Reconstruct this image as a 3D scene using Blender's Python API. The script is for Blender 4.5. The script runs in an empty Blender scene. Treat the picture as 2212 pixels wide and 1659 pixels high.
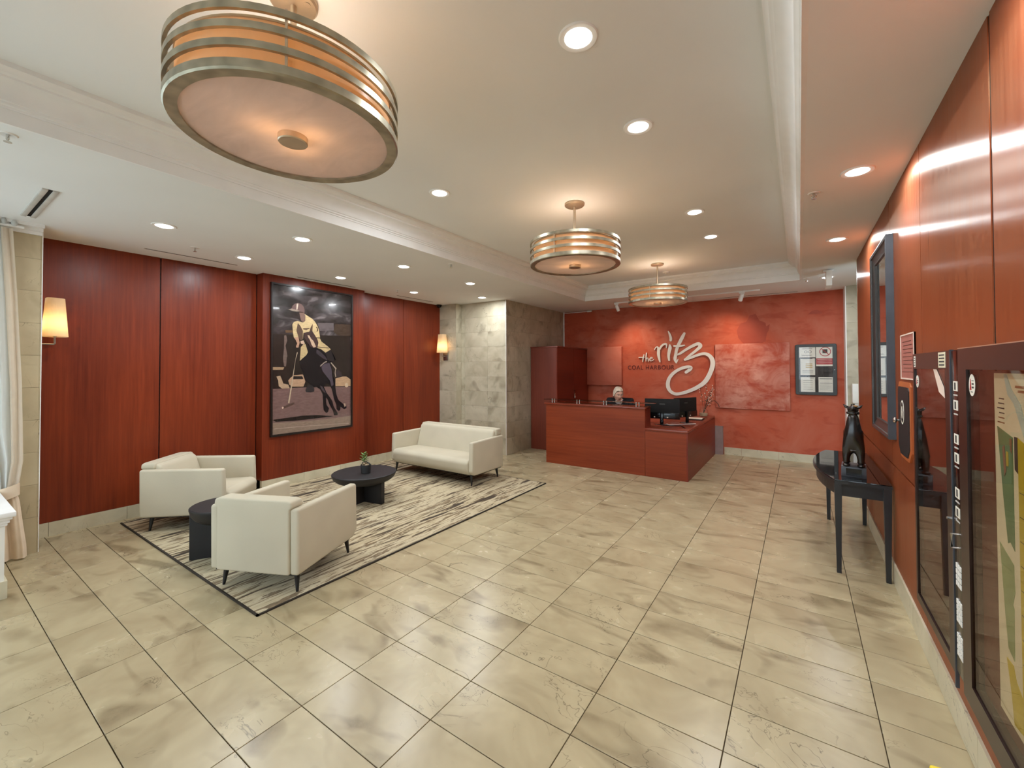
import bpy, bmesh, math, random
from mathutils import Vector, Matrix
random.seed(7)
SC = bpy.context.scene
COL = SC.collection
PI = math.pi

# ---------------------------------------------------------------- camera
CAM_H = 1.727
YAW, PITCH, ROLL = 0.5912, 0.0158, -0.0030
def cam_axes():
    cy, sy = math.cos(YAW), math.sin(YAW)
    F = Vector((-sy, cy, 0)); R = Vector((cy, sy, 0)); U = Vector((0, 0, 1))
    cp, sp = math.cos(PITCH), math.sin(PITCH)
    F2 = F*cp + U*sp; U2 = U*cp - F*sp
    cr, sr = math.cos(ROLL), math.sin(ROLL)
    return R*cr + U2*sr, U2*cr - R*sr, F2
CR, CU, CF = cam_axes()
FOC, PCX, PCY = 904.306, 1118.93, 780.478
cd = bpy.data.cameras.new('camera')
cd.sensor_width = 36.0; cd.lens = 36.0*FOC/2212.0
cd.shift_x = (1106.0-PCX)/2212.0; cd.shift_y = (PCY-829.5)/2212.0
cd.clip_start = 0.05; cd.clip_end = 200
cam = bpy.data.objects.new('camera', cd); COL.objects.link(cam)
m = Matrix((CR, CU, -CF)).transposed().to_4x4(); m.translation = Vector((0, 0, CAM_H))
cam.matrix_world = m
SC.camera = cam
def proj(x, y, z):
    v = Vector((x, y, z-CAM_H)); d = v.dot(CF)
    if d < 0.05: return None
    return PCX+FOC*v.dot(CR)/d, PCY-FOC*v.dot(CU)/d

# ---------------------------------------------------------------- world, exposure
world = bpy.data.worlds.new('daylight'); SC.world = world; world.use_nodes = True
bg = world.node_tree.nodes['Background']
bg.inputs[0].default_value = (0.74, 0.89, 1.0, 1); bg.inputs[1].default_value = 3.3
vs = SC.view_settings
vs.view_transform = 'Standard'; vs.look = 'None'; vs.exposure = 0.26; vs.gamma = 1.0
vs.use_curve_mapping = False
SC.cycles.use_denoising = True
SC.cycles.max_bounces = 5; SC.cycles.diffuse_bounces = 4; SC.cycles.glossy_bounces = 2
SC.cycles.use_adaptive_sampling = True; SC.cycles.adaptive_threshold = 0.07; SC.cycles.adaptive_min_samples = 12
SC.cycles.transparent_max_bounces = 8; SC.cycles.transmission_bounces = 4
SC.cycles.sample_clamp_indirect = 6.0; SC.cycles.caustics_reflective = False; SC.cycles.caustics_refractive = False
DOWN_W = 12.5       # downlight lamp power
PEND_W = 44.0       # pendant lamp power
SCON_W = 3.6        # sconce lamp power

# ---------------------------------------------------------------- materials
def lin(c):
    o = []
    for v in c[:3]:
        v /= 255.0
        o.append(v/12.92 if v <= 0.04045 else ((v+0.055)/1.055)**2.4)
    return (o[0], o[1], o[2], 1.0)
class MT:
    def __init__(s, name):
        s.m = bpy.data.materials.new(name); s.m.use_nodes = True
        s.t = s.m.node_tree; s.p = s.t.nodes['Principled BSDF']; s.out = s.t.nodes['Material Output']
    def n(s, typ, ins=None, **kw):
        nd = s.t.nodes.new(typ)
        for k, v in kw.items(): setattr(nd, k, v)
        for k, v in (ins or {}).items(): s.set(nd.inputs[k], v)
        return nd
    def set(s, sock, v):
        if isinstance(v, bpy.types.NodeSocket): s.t.links.new(v, sock)
        elif isinstance(v, bpy.types.Node): s.t.links.new(v.outputs[0], sock)
        else: sock.default_value = v
    def P(s, **kw):
        for k, v in kw.items(): s.set(s.p.inputs[k.replace('_', ' ')], v)
        return s
    def mix(s, f, a, b, mode='MIX'):
        nd = s.n('ShaderNodeMix', data_type='RGBA', blend_type=mode)
        s.set(nd.inputs[0], f); s.set(nd.inputs[6], a); s.set(nd.inputs[7], b)
        return nd.outputs[2]
    def ramp(s, f, stops):
        nd = s.n('ShaderNodeValToRGB', {0: f}); e = nd.color_ramp.elements
        while len(e) < len(stops): e.new(0.5)
        for i, (p, c) in enumerate(stops): e[i].position = p; e[i].color = c if len(c) == 4 else (c[0],)*3+(1,)
        return nd.outputs[0]
    def math(s, op, a, b=0.0, c=0.0):
        nd = s.n('ShaderNodeMath', operation=op)
        s.set(nd.inputs[0], a); s.set(nd.inputs[1], b); s.set(nd.inputs[2], c)
        return nd.outputs[0]
    def coord(s, scale=(1, 1, 1), rnd=True, kind='Object', off=37.0):
        tc = s.n('ShaderNodeTexCoord').outputs[kind]
        if rnd:
            oi = s.n('ShaderNodeObjectInfo').outputs['Random']
            mul = s.math('MULTIPLY', oi, off)
            cx = s.n('ShaderNodeCombineXYZ', {0: mul, 1: s.math('MULTIPLY', mul, 1.7), 2: s.math('MULTIPLY', mul, 0.6)})
            tc = s.n('ShaderNodeVectorMath', {0: tc, 1: cx.outputs[0]}, operation='ADD').outputs[0]
        return s.n('ShaderNodeMapping', {0: tc, 3: scale}).outputs[0]
    def noise(s, vec, scale, detail=4, rough=0.55, dist=0.0):
        return s.n('ShaderNodeTexNoise', {'Vector': vec, 'Scale': scale, 'Detail': detail, 'Roughness': rough, 'Distortion': dist}).outputs[0]
    def bump(s, h, strength=0.2, dist=0.01):
        s.set(s.p.inputs['Normal'], s.n('ShaderNodeBump', {'Strength': strength, 'Distance': dist, 'Height': h}).outputs[0])
        return s
_mc = {}
def plain(name, c, rough=0.5, metal=0.0, spec=0.5, mott=0.06, scale=9.0, bump=0.0):
    if name in _mc: return _mc[name]
    k = MT(name); v = k.coord()
    n = k.noise(v, scale, 1)
    a = lin(c); f = 1-mott*1.6; g = 1+mott*1.6
    k.P(Base_Color=k.ramp(n, [(0.3, (a[0]*f, a[1]*f, a[2]*f, 1)), (0.7, (min(1, a[0]*g), min(1, a[1]*g), min(1, a[2]*g), 1))]),
        Roughness=rough, Metallic=metal)
    k.p.inputs['Specular IOR Level'].default_value = spec
    if bump: k.bump(k.noise(v, scale*22, 2), bump, 0.003)
    _mc[name] = k.m; return k.m

def wood_mat(name, axis, dark, light, rough=0.3, aniso=0.0, spec=0.5):
    k = MT(name)
    sc = [26, 26, 26]; sc[axis] = 0.9
    sc2 = [3.2, 3.2, 3.2]; sc2[axis] = 0.45
    v = k.coord(tuple(sc)); v2 = k.coord(tuple(sc2))
    g = k.noise(v, 1.6, 3, 0.62); b = k.noise(v2, 1.0, 1)
    f = k.math('ADD', k.math('MULTIPLY', g, 0.5), k.math('MULTIPLY', b, 0.5))
    k.P(Base_Color=k.ramp(f, [(0.33, lin(dark)), (0.66, lin(light))]), Roughness=k.math('ADD', k.math('MULTIPLY', g, 0.14), rough-0.07))
    k.p.inputs['Specular IOR Level'].default_value = spec
    if aniso:
        tg = k.n('ShaderNodeTangent', direction_type='RADIAL', axis='Z')
        k.set(k.p.inputs['Tangent'], tg.outputs[0]); k.p.inputs['Anisotropic'].default_value = aniso
        k.p.inputs['Anisotropic Rotation'].default_value = 0.0
        k.p.inputs['Specular Tint'].default_value = (1.0, 0.78, 0.44, 1)
    return k.m
M = {}
M['panel'] = wood_mat('cherry_veneer', 2, (102, 38, 21), (136, 56, 28), 0.34, 0, 0.3)
M['panel_gloss'] = wood_mat('lacquered_cherry_veneer', 2, (130, 58, 32), (148, 74, 42), 0.31, 0.88, 0.9)
M['desk'] = wood_mat('desk_laminate', 0, (118, 47, 24), (142, 63, 33), 0.40, 0, 0.25)
M['desk_side'] = wood_mat('desk_side_laminate', 1, (106, 35, 21), (128, 49, 29), 0.38, 0, 0.3)
M['desk_top'] = wood_mat('desk_top_laminate', 0, (116, 50, 34), (138, 64, 44), 0.2)
M['cabinet'] = wood_mat('cabinet_laminate', 2, (110, 46, 32), (130, 60, 42), 0.42)
M['wood_orange'] = wood_mat('orange_wood_edge', 2, (176, 92, 48), (204, 116, 62), 0.4)

def stone_mat(name, base, dark, light, smudge=1.0, rough=0.32, vein=True, sc=1.0):
    k = MT(name)
    v = k.coord((1, 1, 1))
    big = k.noise(v, 2.6*sc, 3, 0.6, 0.5)
    col = k.ramp(big, [(0.32, lin(base)), (0.68, lin(light))])
    vs_ = k.coord((1.6*sc, 3.4*sc, 2.2*sc))
    sm = k.noise(vs_, 1.25, 2, 0.5, 0.9)
    fine = k.noise(v, 26*sc, 3, 0.75)
    smf = k.ramp(sm, [(0.56, (0, 0, 0, 1)), (0.72, (1, 1, 1, 1))])
    smf = k.math('MULTIPLY', smf, k.math('ADD', k.math('MULTIPLY', fine, 0.35), 0.35))
    col = k.mix(k.math('MINIMUM', k.math('MULTIPLY', smf, 0.85*smudge), 0.8), col, lin(dark))
    if vein:
        vn = k.noise(k.coord((2.2*sc, 3.6*sc, 2.2*sc), off=61.0), 1.0, 4, 0.62, 1.2)
        d = k.math('ABSOLUTE', k.math('SUBTRACT', vn, 0.5))
        line = k.ramp(d, [(0.0, (1, 1, 1, 1)), (0.006, (0, 0, 0, 1))])
        gate = k.ramp(k.noise(v, 1.7*sc, 2), [(0.50, (0, 0, 0, 1)), (0.60, (1, 1, 1, 1))])
        col = k.mix(k.math('MULTIPLY', k.math('MULTIPLY', line, gate), 0.6), col, lin(tuple(c*0.55 for c in dark)))
    col = k.mix(k.math('MULTIPLY', k.ramp(fine, [(0.62, (0, 0, 0, 1)), (0.8, (1, 1, 1, 1))]), 0.06), col, lin(dark))
    k.P(Base_Color=col, Roughness=k.math('ADD', k.math('MULTIPLY', big, 0.10), rough-0.05))
    return k.m
M['tile'] = stone_mat('floor_stone_tile', (166, 150, 117), (94, 75, 47), (188, 173, 138), 1.15, 0.26)
M['stone'] = stone_mat('wall_stone_tile', (172, 162, 138), (104, 92, 70), (198, 189, 166), 1.1, 0.36)
M['pier_stone'] = stone_mat('pier_stone_tile', (180, 164, 132), (128, 108, 76), (198, 182, 148), 0.6, 0.4)
M['base_stone'] = stone_mat('baseboard_stone', (196, 188, 160), (150, 138, 108), (214, 206, 180), 0.5, 0.35)
M['stone_grout'] = plain('stone_joint', (150, 136, 108), 0.8)
M['grout'] = plain('dark_grout', (74, 60, 40), 0.9)

def plaster(name, base, dark, light, k1=1.0):
    k = MT(name); v = k.coord((1, 1, 1), rnd=True)
    a = k.noise(v, 1.15*k1, 4, 0.62, 0.6); b = k.noise(k.coord((2.0*k1, 2.0*k1, 5*k1)), 1.2, 3, 0.6, 0.4)
    c = k.mix(k.ramp(a, [(0.40, (0, 0, 0, 1)), (0.66, (1, 1, 1, 1))]), lin(base), lin(light))
    c = k.mix(k.math('MULTIPLY', k.ramp(b, [(0.52, (0, 0, 0, 1)), (0.68, (1, 1, 1, 1))]), 0.6), c, lin(dark))
    k.P(Base_Color=c, Roughness=0.6); k.p.inputs['Specular IOR Level'].default_value = 0.25; k.bump(k.noise(v, 14, 2), 0.08, 0.006)
    return k.m
M['plaster'] = plaster('red_venetian_plaster', (184, 84, 56), (160, 62, 38), (192, 108, 84))
M['canvas_red'] = plaster('red_canvas_paint', (186, 98, 76), (172, 82, 62), (192, 112, 92), 0.8)
M['canvas_cloud'] = plaster('cloudy_red_canvas_paint', (178, 78, 54), (164, 64, 46), (210, 146, 128), 1.9)
M['patch'] = plaster('dark_red_paint_patch', (164, 72, 52), (156, 66, 48), (170, 78, 58))

M['ceiling'] = plain('ceiling_paint', (240, 241, 240), 0.85, mott=0.012, scale=1.2, spec=0.0)
M['white_trim'] = plain('white_trim_paint', (244, 243, 240), 0.5, mott=0.01)
M['white'] = plain('white_paint', (235, 233, 226), 0.5, mott=0.015)
M['offwhite_paper'] = plain('paper', (228, 222, 208), 0.7, mott=0.02)
M['cream'] = plain('cream_upholstery', (196, 187, 165), 0.8, spec=0.25, mott=0.03, scale=3, bump=0.12)
M['black_leg'] = plain('black_metal_leg', (26, 25, 26), 0.4)
M['black_wood'] = plain('black_stained_wood', (30, 28, 29), 0.55, bump=0.05)
M['table_black'] = plain('black_lacquer_table', (40, 41, 44), 0.32)
M['table_glass'] = plain('black_glass_top', (14, 13, 14), 0.04, spec=0.9, mott=0.0)
M['statue'] = plain('polished_black_wood', (22, 18, 16), 0.2, spec=0.7)
M['statue_gold'] = plain('worn_gold_paint', (150, 112, 60), 0.4, metal=0.6)
M['grey_block'] = plain('grey_plinth', (66, 68, 72), 0.4)
M['black'] = plain('matte_black', (16, 15, 16), 0.5)
M['black_gloss'] = plain('gloss_black', (12, 11, 12), 0.15)
M['plastic'] = plain('black_plastic', (22, 20, 19), 0.6, spec=0.25)
M['dark_frame'] = plain('dark_brown_case', (44, 28, 23), 0.3)
M['frame_grey'] = plain('dark_pewter_frame', (62, 60, 58), 0.35, metal=0.3)
M['frame_edge'] = plain('slate_frame_side', (66, 70, 76), 0.45)
M['board_frame'] = plain('charcoal_board_frame', (58, 60, 60), 0.4)
M['board_back'] = plain('dark_board_back', (56, 50, 46), 0.7)
M['chrome'] = plain('chrome', (214, 210, 204), 0.18, metal=1.0, mott=0.0)
M['steel'] = plain('brushed_steel', (170, 166, 160), 0.35, metal=1.0)
M['mirror'] = plain('mirror_glass', (222, 224, 222), 0.02, metal=1.0, mott=0.0)
M['silverleaf'] = plain('aged_silver_leaf', (180, 174, 154), 0.32, metal=0.85, mott=0.14, scale=16)
M['nickel'] = plain('satin_champagne_metal', (222, 204, 178), 0.32, metal=0.8, mott=0.05)
M['green'] = plain('leaf_green', (104, 132, 62), 0.5, mott=0.2, scale=30)
M['leaf_dark'] = plain('dark_leaf', (70, 62, 40), 0.6, mott=0.2)
M['petal'] = plain('pale_petal', (228, 206, 190), 0.6)
M['twig'] = plain('brown_twig', (74, 50, 38), 0.7)
M['pot'] = plain('charcoal_pot', (34, 36, 38), 0.55)
M['pebble'] = plain('tan_pebbles', (168, 148, 118), 0.8)
M['skin'] = plain('skin', (222, 170, 144), 0.5, mott=0.04)
M['hair'] = plain('white_hair', (224, 208, 186), 0.7, mott=0.08, scale=40)
M['suit'] = plain('black_suit_cloth', (22, 21, 24), 0.85)
M['shirt'] = plain('white_shirt', (222, 216, 210), 0.7)
M['red'] = plain('sign_red', (172, 44, 46), 0.6)
M['ink'] = plain('print_ink', (70, 66, 62), 0.7)
M['tan_ink'] = plain('tan_highlight', (190, 158, 92), 0.7)
M['letter_white'] = plain('white_sign_face', (226, 218, 208), 0.45, mott=0.01)
M['letter_dark'] = plain('dark_red_lettering', (108, 34, 22), 0.6)
M['yellow'] = plain('safety_yellow', (232, 206, 36), 0.45)
M['map_cream'] = plain('map_paper', (226, 218, 188), 0.6, mott=0.03)
M['map_green'] = plain('map_green', (98, 134, 92), 0.6)
M['map_pale_green'] = plain('map_pale_green', (142, 160, 108), 0.6)
M['map_yellow'] = plain('map_yellow', (196, 176, 40), 0.6)
M['map_blue'] = plain('map_water', (186, 206, 196), 0.6)
M['map_brown'] = plain('map_brown', (150, 104, 72), 0.6)
M['case_back'] = plain('brown_case_back', (92, 46, 36), 0.4)
M['screen'] = plain('dark_screen', (10, 10, 12), 0.12)
M['curtain_lining'] = plain('beige_curtain', (226, 206, 180), 0.85, mott=0.03)
M['vent'] = plain('vent_grey', (196, 192, 184), 0.5)
M['slot'] = plain('vent_slot_black', (18, 17, 16), 0.9)
M['pink_paper'] = plain('pinkish_print', (168, 104, 92), 0.5)
M['laminate_grey'] = plain('grey_laminate_edge', (150, 130, 128), 0.5)

def emit(name, c, e):
    k = MT(name); k.P(Base_Color=(1, 1, 1, 1)); k.p.inputs['Emission Color'].default_value = lin(c)
    k.p.inputs['Emission Strength'].default_value = e
    n = k.noise(k.coord(), 3.0); k.P(Roughness=k.math('ADD', k.math('MULTIPLY', n, 0.05), 0.4))
    return k.m
M['lens'] = emit('downlight_lens', (255, 252, 244), 9.0); M['lens'].cycles.emission_sampling = 'NONE'   # the disc lamp in front gives its light
M['bulb'] = emit('lamp_bulb', (255, 205, 140), 30.0); M['bulb'].cycles.emission_sampling = 'NONE'   # the point lamp inside gives its light
def translucent(name, c, tr=0.6, spec=0.03, mott=0.1, scale=5.0):
    k = MT(name); a = lin(c); v = k.coord((1, 2.4, 1))
    n = k.noise(v, scale, 4, 0.6, 0.8)
    col = k.ramp(n, [(0.3, tuple(x*(1-mott*1.5) for x in a[:3])+(1,)), (0.7, a)])
    d = k.n('ShaderNodeBsdfDiffuse', {0: col}); t = k.n('ShaderNodeBsdfTranslucent', {0: col})
    mx = k.n('ShaderNodeMixShader', {0: tr, 1: d.outputs[0], 2: t.outputs[0]})
    g = k.n('ShaderNodeBsdfGlossy', {'Roughness': 0.25})
    mx2 = k.n('ShaderNodeMixShader', {0: spec, 1: mx.outputs[0], 2: g.outputs[0]})
    k.t.links.new(mx2.outputs[0], k.out.inputs[0]); return k.m
M['shade_amber'] = translucent('amber_shade', (255, 226, 188), 0.6, 0.03, 0.05)
M['shade_alabaster'] = translucent('alabaster_glass', (238, 224, 218), 0.55, 0.05, 0.12, 3.0)
M['sconce_shade'] = translucent('cream_fabric_shade', (250, 232, 198), 0.6, 0.0, 0.04, 20)
M['curtain_soft'] = translucent('pale_curtain_lining', (238, 224, 204), 0.4, 0.0, 0.04, 8)
M['sheer'] = translucent('sheer_curtain', (244, 246, 244), 0.6, 0.0, 0.04, 8)
def pane(name, tint=(255, 255, 255), refl=0.03, rough=0.02, base=0.9):
    k = MT(name)
    tr = k.n('ShaderNodeBsdfTransparent', {0: lin(tint)}); g = k.n('ShaderNodeBsdfGlossy', {'Roughness': rough})
    fc = k.n('ShaderNodeLayerWeight', {0: 0.5}).outputs['Facing']
    f = k.math('ADD', k.math('MULTIPLY', k.math('POWER', fc, 4.0), base), refl)
    nz = k.noise(k.coord(), 2.0); f = k.math('ADD', f, k.math('MULTIPLY', nz, 0.004))
    mx = k.n('ShaderNodeMixShader', {0: f, 1: tr.outputs[0], 2: g.outputs[0]})
    k.t.links.new(mx.outputs[0], k.out.inputs[0]); return k.m
M['glass'] = pane('clear_glass')
M['map_glass'] = pane('map_case_glass', (244, 240, 234), 0.02, 0.015, 0.4)
M['case_glass'] = pane('case_glass', (232, 226, 218), 0.05, 0.015, 0.75)
M['green_glass'] = pane('counter_glass', (205, 222, 212), 0.05)
M['picture_glass'] = pane('picture_glass', (255, 255, 255), 0.006, 0.04, 0.5)

def rug_mat():
    k = MT('striped_rug_pile')
    v = k.coord((4.6, 0.55, 1), rnd=False)
    w1 = k.noise(v, 1.9, 5, 0.66, 0.7)
    w2 = k.noise(k.coord((17, 1.0, 1), rnd=False), 1.0, 4, 0.7, 0.6)
    w3 = k.noise(k.coord((1.3, 0.5, 1), rnd=False), 1.4, 3)
    f = k.math('ADD', k.math('MULTIPLY', w1, 0.66), k.math('MULTIPLY', w2, 0.34))
    c = k.ramp(f, [(0.39, lin((54, 45, 36))), (0.445, lin((96, 79, 58))), (0.468, lin((190, 173, 138))), (0.535, lin((208, 194, 162))), (0.555, lin((112, 93, 68))), (0.595, lin((142, 121, 90))), (0.615, lin((204, 188, 154)))])
    c = k.mix(k.math('MULTIPLY', w3, 0.22), c, lin((150, 146, 140)))
    fz = k.noise(k.coord((90, 90, 90), rnd=False), 2.0, 3)
    k.P(Base_Color=c, Roughness=0.95); k.p.inputs['Specular IOR Level'].default_value = 0.1
    k.bump(k.math('ADD', k.math('MULTIPLY', fz, 0.5), f), 0.5, 0.012)
    return k.m
M['rug'] = rug_mat()
M['rug_edge'] = plain('dark_rug_binding', (52, 44, 34), 0.9)
def sky_print():
    k = MT('picture_sky_print'); v = k.coord((1, 1.4, 2.6), rnd=False)
    n = k.noise(v, 2.4, 6, 0.6, 0.7)
    k.P(Base_Color=k.ramp(n, [(0.42, lin((42, 36, 34))), (0.56, lin((70, 62, 62))), (0.72, lin((126, 116, 116)))]), Roughness=0.18)
    return k.m
M['print_sky'] = sky_print()
_art = {}
def art_mat(c):
    if c not in _art:
        k = MT('print_ink_%d_%d_%d' % c); a = lin(c)
        n = k.noise(k.coord((3, 4, 12)), 4.0, 4, 0.6)
        k.P(Base_Color=k.ramp(n, [(0.3, tuple(x*0.82 for x in a[:3])+(1,)), (0.7, tuple(min(1, x*1.14) for x in a[:3])+(1,))]), Roughness=0.2)
        _art[c] = k.m
    return _art[c]
# ---------------------------------------------------------------- mesh helpers
class MB:
    def __init__(s): s.v = []; s.f = []
    def add(s, vs, fs):
        o = len(s.v); s.v += [tuple(p) for p in vs]; s.f += [tuple(i+o for i in f) for f in fs]; return s
    def box(s, x0, x1, y0, y1, z0, z1):
        return s.add([(x0, y0, z0), (x1, y0, z0), (x1, y1, z0), (x0, y1, z0), (x0, y0, z1), (x1, y0, z1), (x1, y1, z1), (x0, y1, z1)],
                     [(0, 3, 2, 1), (4, 5, 6, 7), (0, 1, 5, 4), (1, 2, 6, 5), (2, 3, 7, 6), (3, 0, 4, 7)])
    def prism(s, poly, a, b, axis='z'):
        n = len(poly)
        def mk(u, v, w): return (u, v, w) if axis == 'z' else ((w, u, v) if axis == 'x' else (u, w, v))
        vs = [mk(u, v, a) for u, v in poly]+[mk(u, v, b) for u, v in poly]
        fs = [tuple(range(n-1, -1, -1)), tuple(range(n, 2*n))]+[(i, (i+1) % n, n+(i+1) % n, n+i) for i in range(n)]
        return s.add(vs, fs)
    def lathe(s, prof, n=32, c=(0, 0, 0), sx=1.0, sy=1.0, caps=True):
        vs = []; fs = []
        for r, z in prof:
            for i in range(n):
                a = 2*PI*i/n; vs.append((c[0]+r*math.cos(a)*sx, c[1]+r*math.sin(a)*sy, c[2]+z))
        for j in range(len(prof)-1):
            for i in range(n):
                k = (i+1) % n; fs.append((j*n+i, j*n+k, (j+1)*n+k, (j+1)*n+i))
        if caps: fs += [tuple(range(n-1, -1, -1)), tuple(range((len(prof)-1)*n, len(prof)*n))]
        return s.add(vs, fs)
    def ring(s, r0, r1, z0, z1, n=64, c=(0, 0, 0)):
        prof = [(r0, z0), (r1, z0), (r1, z1), (r0, z1), (r0, z0)]
        return s.lathe(prof, n, c, caps=False)
    def tube(s, pts, r, n=8, rs=None):
        pts = [Vector(p) for p in pts]; vs = []; fs = []; up = Vector((0, 0, 1))
        for i, p in enumerate(pts):
            d = (pts[min(i+1, len(pts)-1)]-pts[max(i-1, 0)]).normalized()
            a = d.cross(up)
            if a.length < 0.05: a = d.cross(Vector((1, 0, 0)))
            a.normalize(); b = d.cross(a); rr = rs[i] if rs else r
            for j in range(n):
                t = 2*PI*j/n; vs.append(p+a*(rr*math.cos(t))+b*(rr*math.sin(t)))
        for i in range(len(pts)-1):
            for j in range(n):
                k = (j+1) % n; fs.append((i*n+j, i*n+k, (i+1)*n+k, (i+1)*n+j))
        fs += [tuple(range(n-1, -1, -1)), tuple(range((len(pts)-1)*n, len(pts)*n))]
        return s.add(vs, fs)
    def loft(s, rings, closed=True, caps=True):
        n = len(rings[0]); vs = [p for r in rings for p in r]; fs = []
        for j in range(len(rings)-1):
            for i in range(n if closed else n-1):
                k = (i+1) % n; fs.append((j*n+i, j*n+k, (j+1)*n+k, (j+1)*n+i))
        if caps and closed: fs += [tuple(range(n-1, -1, -1)), tuple(range((len(rings)-1)*n, len(rings)*n))]
        return s.add(vs, fs)
    def sphere(s, c, r, n=10, m=6):
        rx, ry, rz = r if isinstance(r, tuple) else (r, r, r)
        prof = []
        rings = []
        for j in range(m+1):
            t = -PI/2+PI*j/m; q = max(math.cos(t), 0.02)
            rings.append([(c[0]+rx*q*math.cos(2*PI*i/n), c[1]+ry*q*math.sin(2*PI*i/n), c[2]+rz*math.sin(t)) for i in range(n)])
        return s.loft(rings)
    def mesh(s, name, mat=None, bevel=0.0, seg=2, smooth=None, fix=True):
        me = bpy.data.meshes.new(name); me.from_pydata(s.v, [], s.f)
        if bevel or fix:
            bm = bmesh.new(); bm.from_mesh(me)
            if bevel:
                bmesh.ops.bevel(bm, geom=bm.edges[:], offset=bevel, segments=seg, affect='EDGES', profile=0.5, clamp_overlap=True)
            bmesh.ops.recalc_face_normals(bm, faces=bm.faces[:])
            bm.to_mesh(me); bm.free()
        if smooth is not None or bevel:
            me.shade_smooth(); me.set_sharp_from_angle(angle=math.radians(smooth or 40))
        if mat: me.materials.append(M[mat] if isinstance(mat, str) else mat)
        return me
    def build(s, name, mat, parent=None, loc=(0, 0, 0), rz=0.0, **kw):
        return link(name, s.mesh(name, mat, **kw), parent, loc, rz)
def link(name, me, parent=None, loc=(0, 0, 0), rz=0.0):
    o = bpy.data.objects.new(name, me); COL.objects.link(o)
    o.location = loc; o.rotation_euler = (0, 0, rz)
    if parent: o.parent = parent
    return o
def tag(o, label=None, cat=None, group=None, kind=None):
    if label: o['label'] = label
    if cat: o['category'] = cat
    if group: o['group'] = group
    if kind: o['kind'] = kind
    return o
def empty(name, loc=(0, 0, 0), rz=0.0, label=None, cat=None, group=None, kind=None):
    o = link(name, None, None, loc, rz); o.empty_display_size = 0.1
    return tag(o, label, cat, group, kind)
def kids(o): return [c for c in COL.objects if c.parent == o]
def copy_tree(o, parent=None):
    c = o.copy(); COL.objects.link(c); c.parent = parent
    for ch in kids(o): copy_tree(ch, c)
    return c
def point(name, loc, w, c, r=0.04, parent=None):
    l = bpy.data.lights.new(name, 'POINT'); l.energy = w; l.color = lin(c)[:3]; l.shadow_soft_size = r
    return link(name, l, parent, loc)
def B(*a): return MB().box(*a)
def frame_yz(x0, x1, y0, y1, z0, z1, wl, wr, wb, wt):      # four butted bars in a vertical y-z plane
    return MB().box(x0, x1, y0, y1, z0, z0+wb).box(x0, x1, y0, y1, z1-wt, z1).box(x0, x1, y0, y0+wl, z0+wb, z1-wt).box(x0, x1, y1-wr, y1, z0+wb, z1-wt)

# ---------------------------------------------------------------- room dimensions
XR, XL, YB, ZC, ZT = 0.62, -6.46, 9.21, 3.085, 3.365
TX0, TX1, TY0, TY1 = -3.62, 0.027, -1.2, 7.85          # tray recess
YF = -1.7                                              # street wall
TA, TB, GX, GY = 0.61, 0.305, -4.574, 0.573            # floor tile pitch and grid origin

# floor slab with tiles
floor = tag(B(-6.9, 2.2, YF-0.2, 9.6, -0.15, -0.006).build('floor', 'grout'), kind='structure')
tile_me = B(-TA/2+0.0022, TA/2-0.0022, -TB/2+0.0022, TB/2-0.0022, -0.012, 0.0).mesh('floor_tile', 'tile', bevel=0.0012, seg=1)
cells = []
for i in range(-4, 12):
    for j in range(-8, 30):
        x0 = GX+i*TA; y0 = GY+j*TB
        if x0+TA < -6.5 or x0 > 1.6 or y0+TB < YF or y0 > 9.25: continue
        x, y = x0+TA/2, y0+TB/2
        if x > XR+0.2 and y < 6.6: continue
        ps = [proj(x0+a, y0+b, 0) for a in (0.03, TA-0.03) for b in (0.03, TB-0.03)]
        vis = [p for p in ps if p and -5 < p[0] < 2217 and p[1] < 1664]
        area = 0
        if vis and all(ps):
            area = abs((ps[3][0]-ps[0][0])*(ps[2][1]-ps[1][1])-(ps[2][0]-ps[1][0])*(ps[3][1]-ps[0][1]))
            hid = (-3.9 < x < -1.4 and y > 7.0) or (x < -4.9 and y > 6.9)
            if hid: area = 0
        cells.append((area, x, y))
cells.sort(reverse=True)
rest = MB()
for k, (a, x, y) in enumerate(cells):
    if k < 300 and a > 0:
        link('floor_tile', tile_me, floor, (x, y, 0))
    else:
        rest.box(x-TA/2+0.002, x+TA/2-0.002, y-TB/2+0.002, y+TB/2-0.002, -0.012, 0.0)
tag(rest.build('floor_tile_remainder', 'tile', floor), kind='stuff')

# ceiling: lowered soffit ring around a raised tray
ce = empty('ceiling', (0, 0, ZC), kind='structure')
s = MB()
X0, X1, Y0, Y1 = -6.9, 2.2, YF-0.2, 9.6
s.box(X0, TX0, Y0, Y1, 0, 0.25).box(TX1, X1, Y0, Y1, 0, 0.25).box(TX0, TX1, Y0, TY0, 0, 0.25).box(TX0, TX1, TY1, Y1, 0, 0.25)
s.build('soffit', 'ceiling', ce, fix=False)
B(TX0-0.05, TX1+0.05, TY0-0.05, TY1+0.05, ZT-ZC, ZT-ZC+0.1).build('tray_ceiling', 'ceiling', ce)
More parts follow.
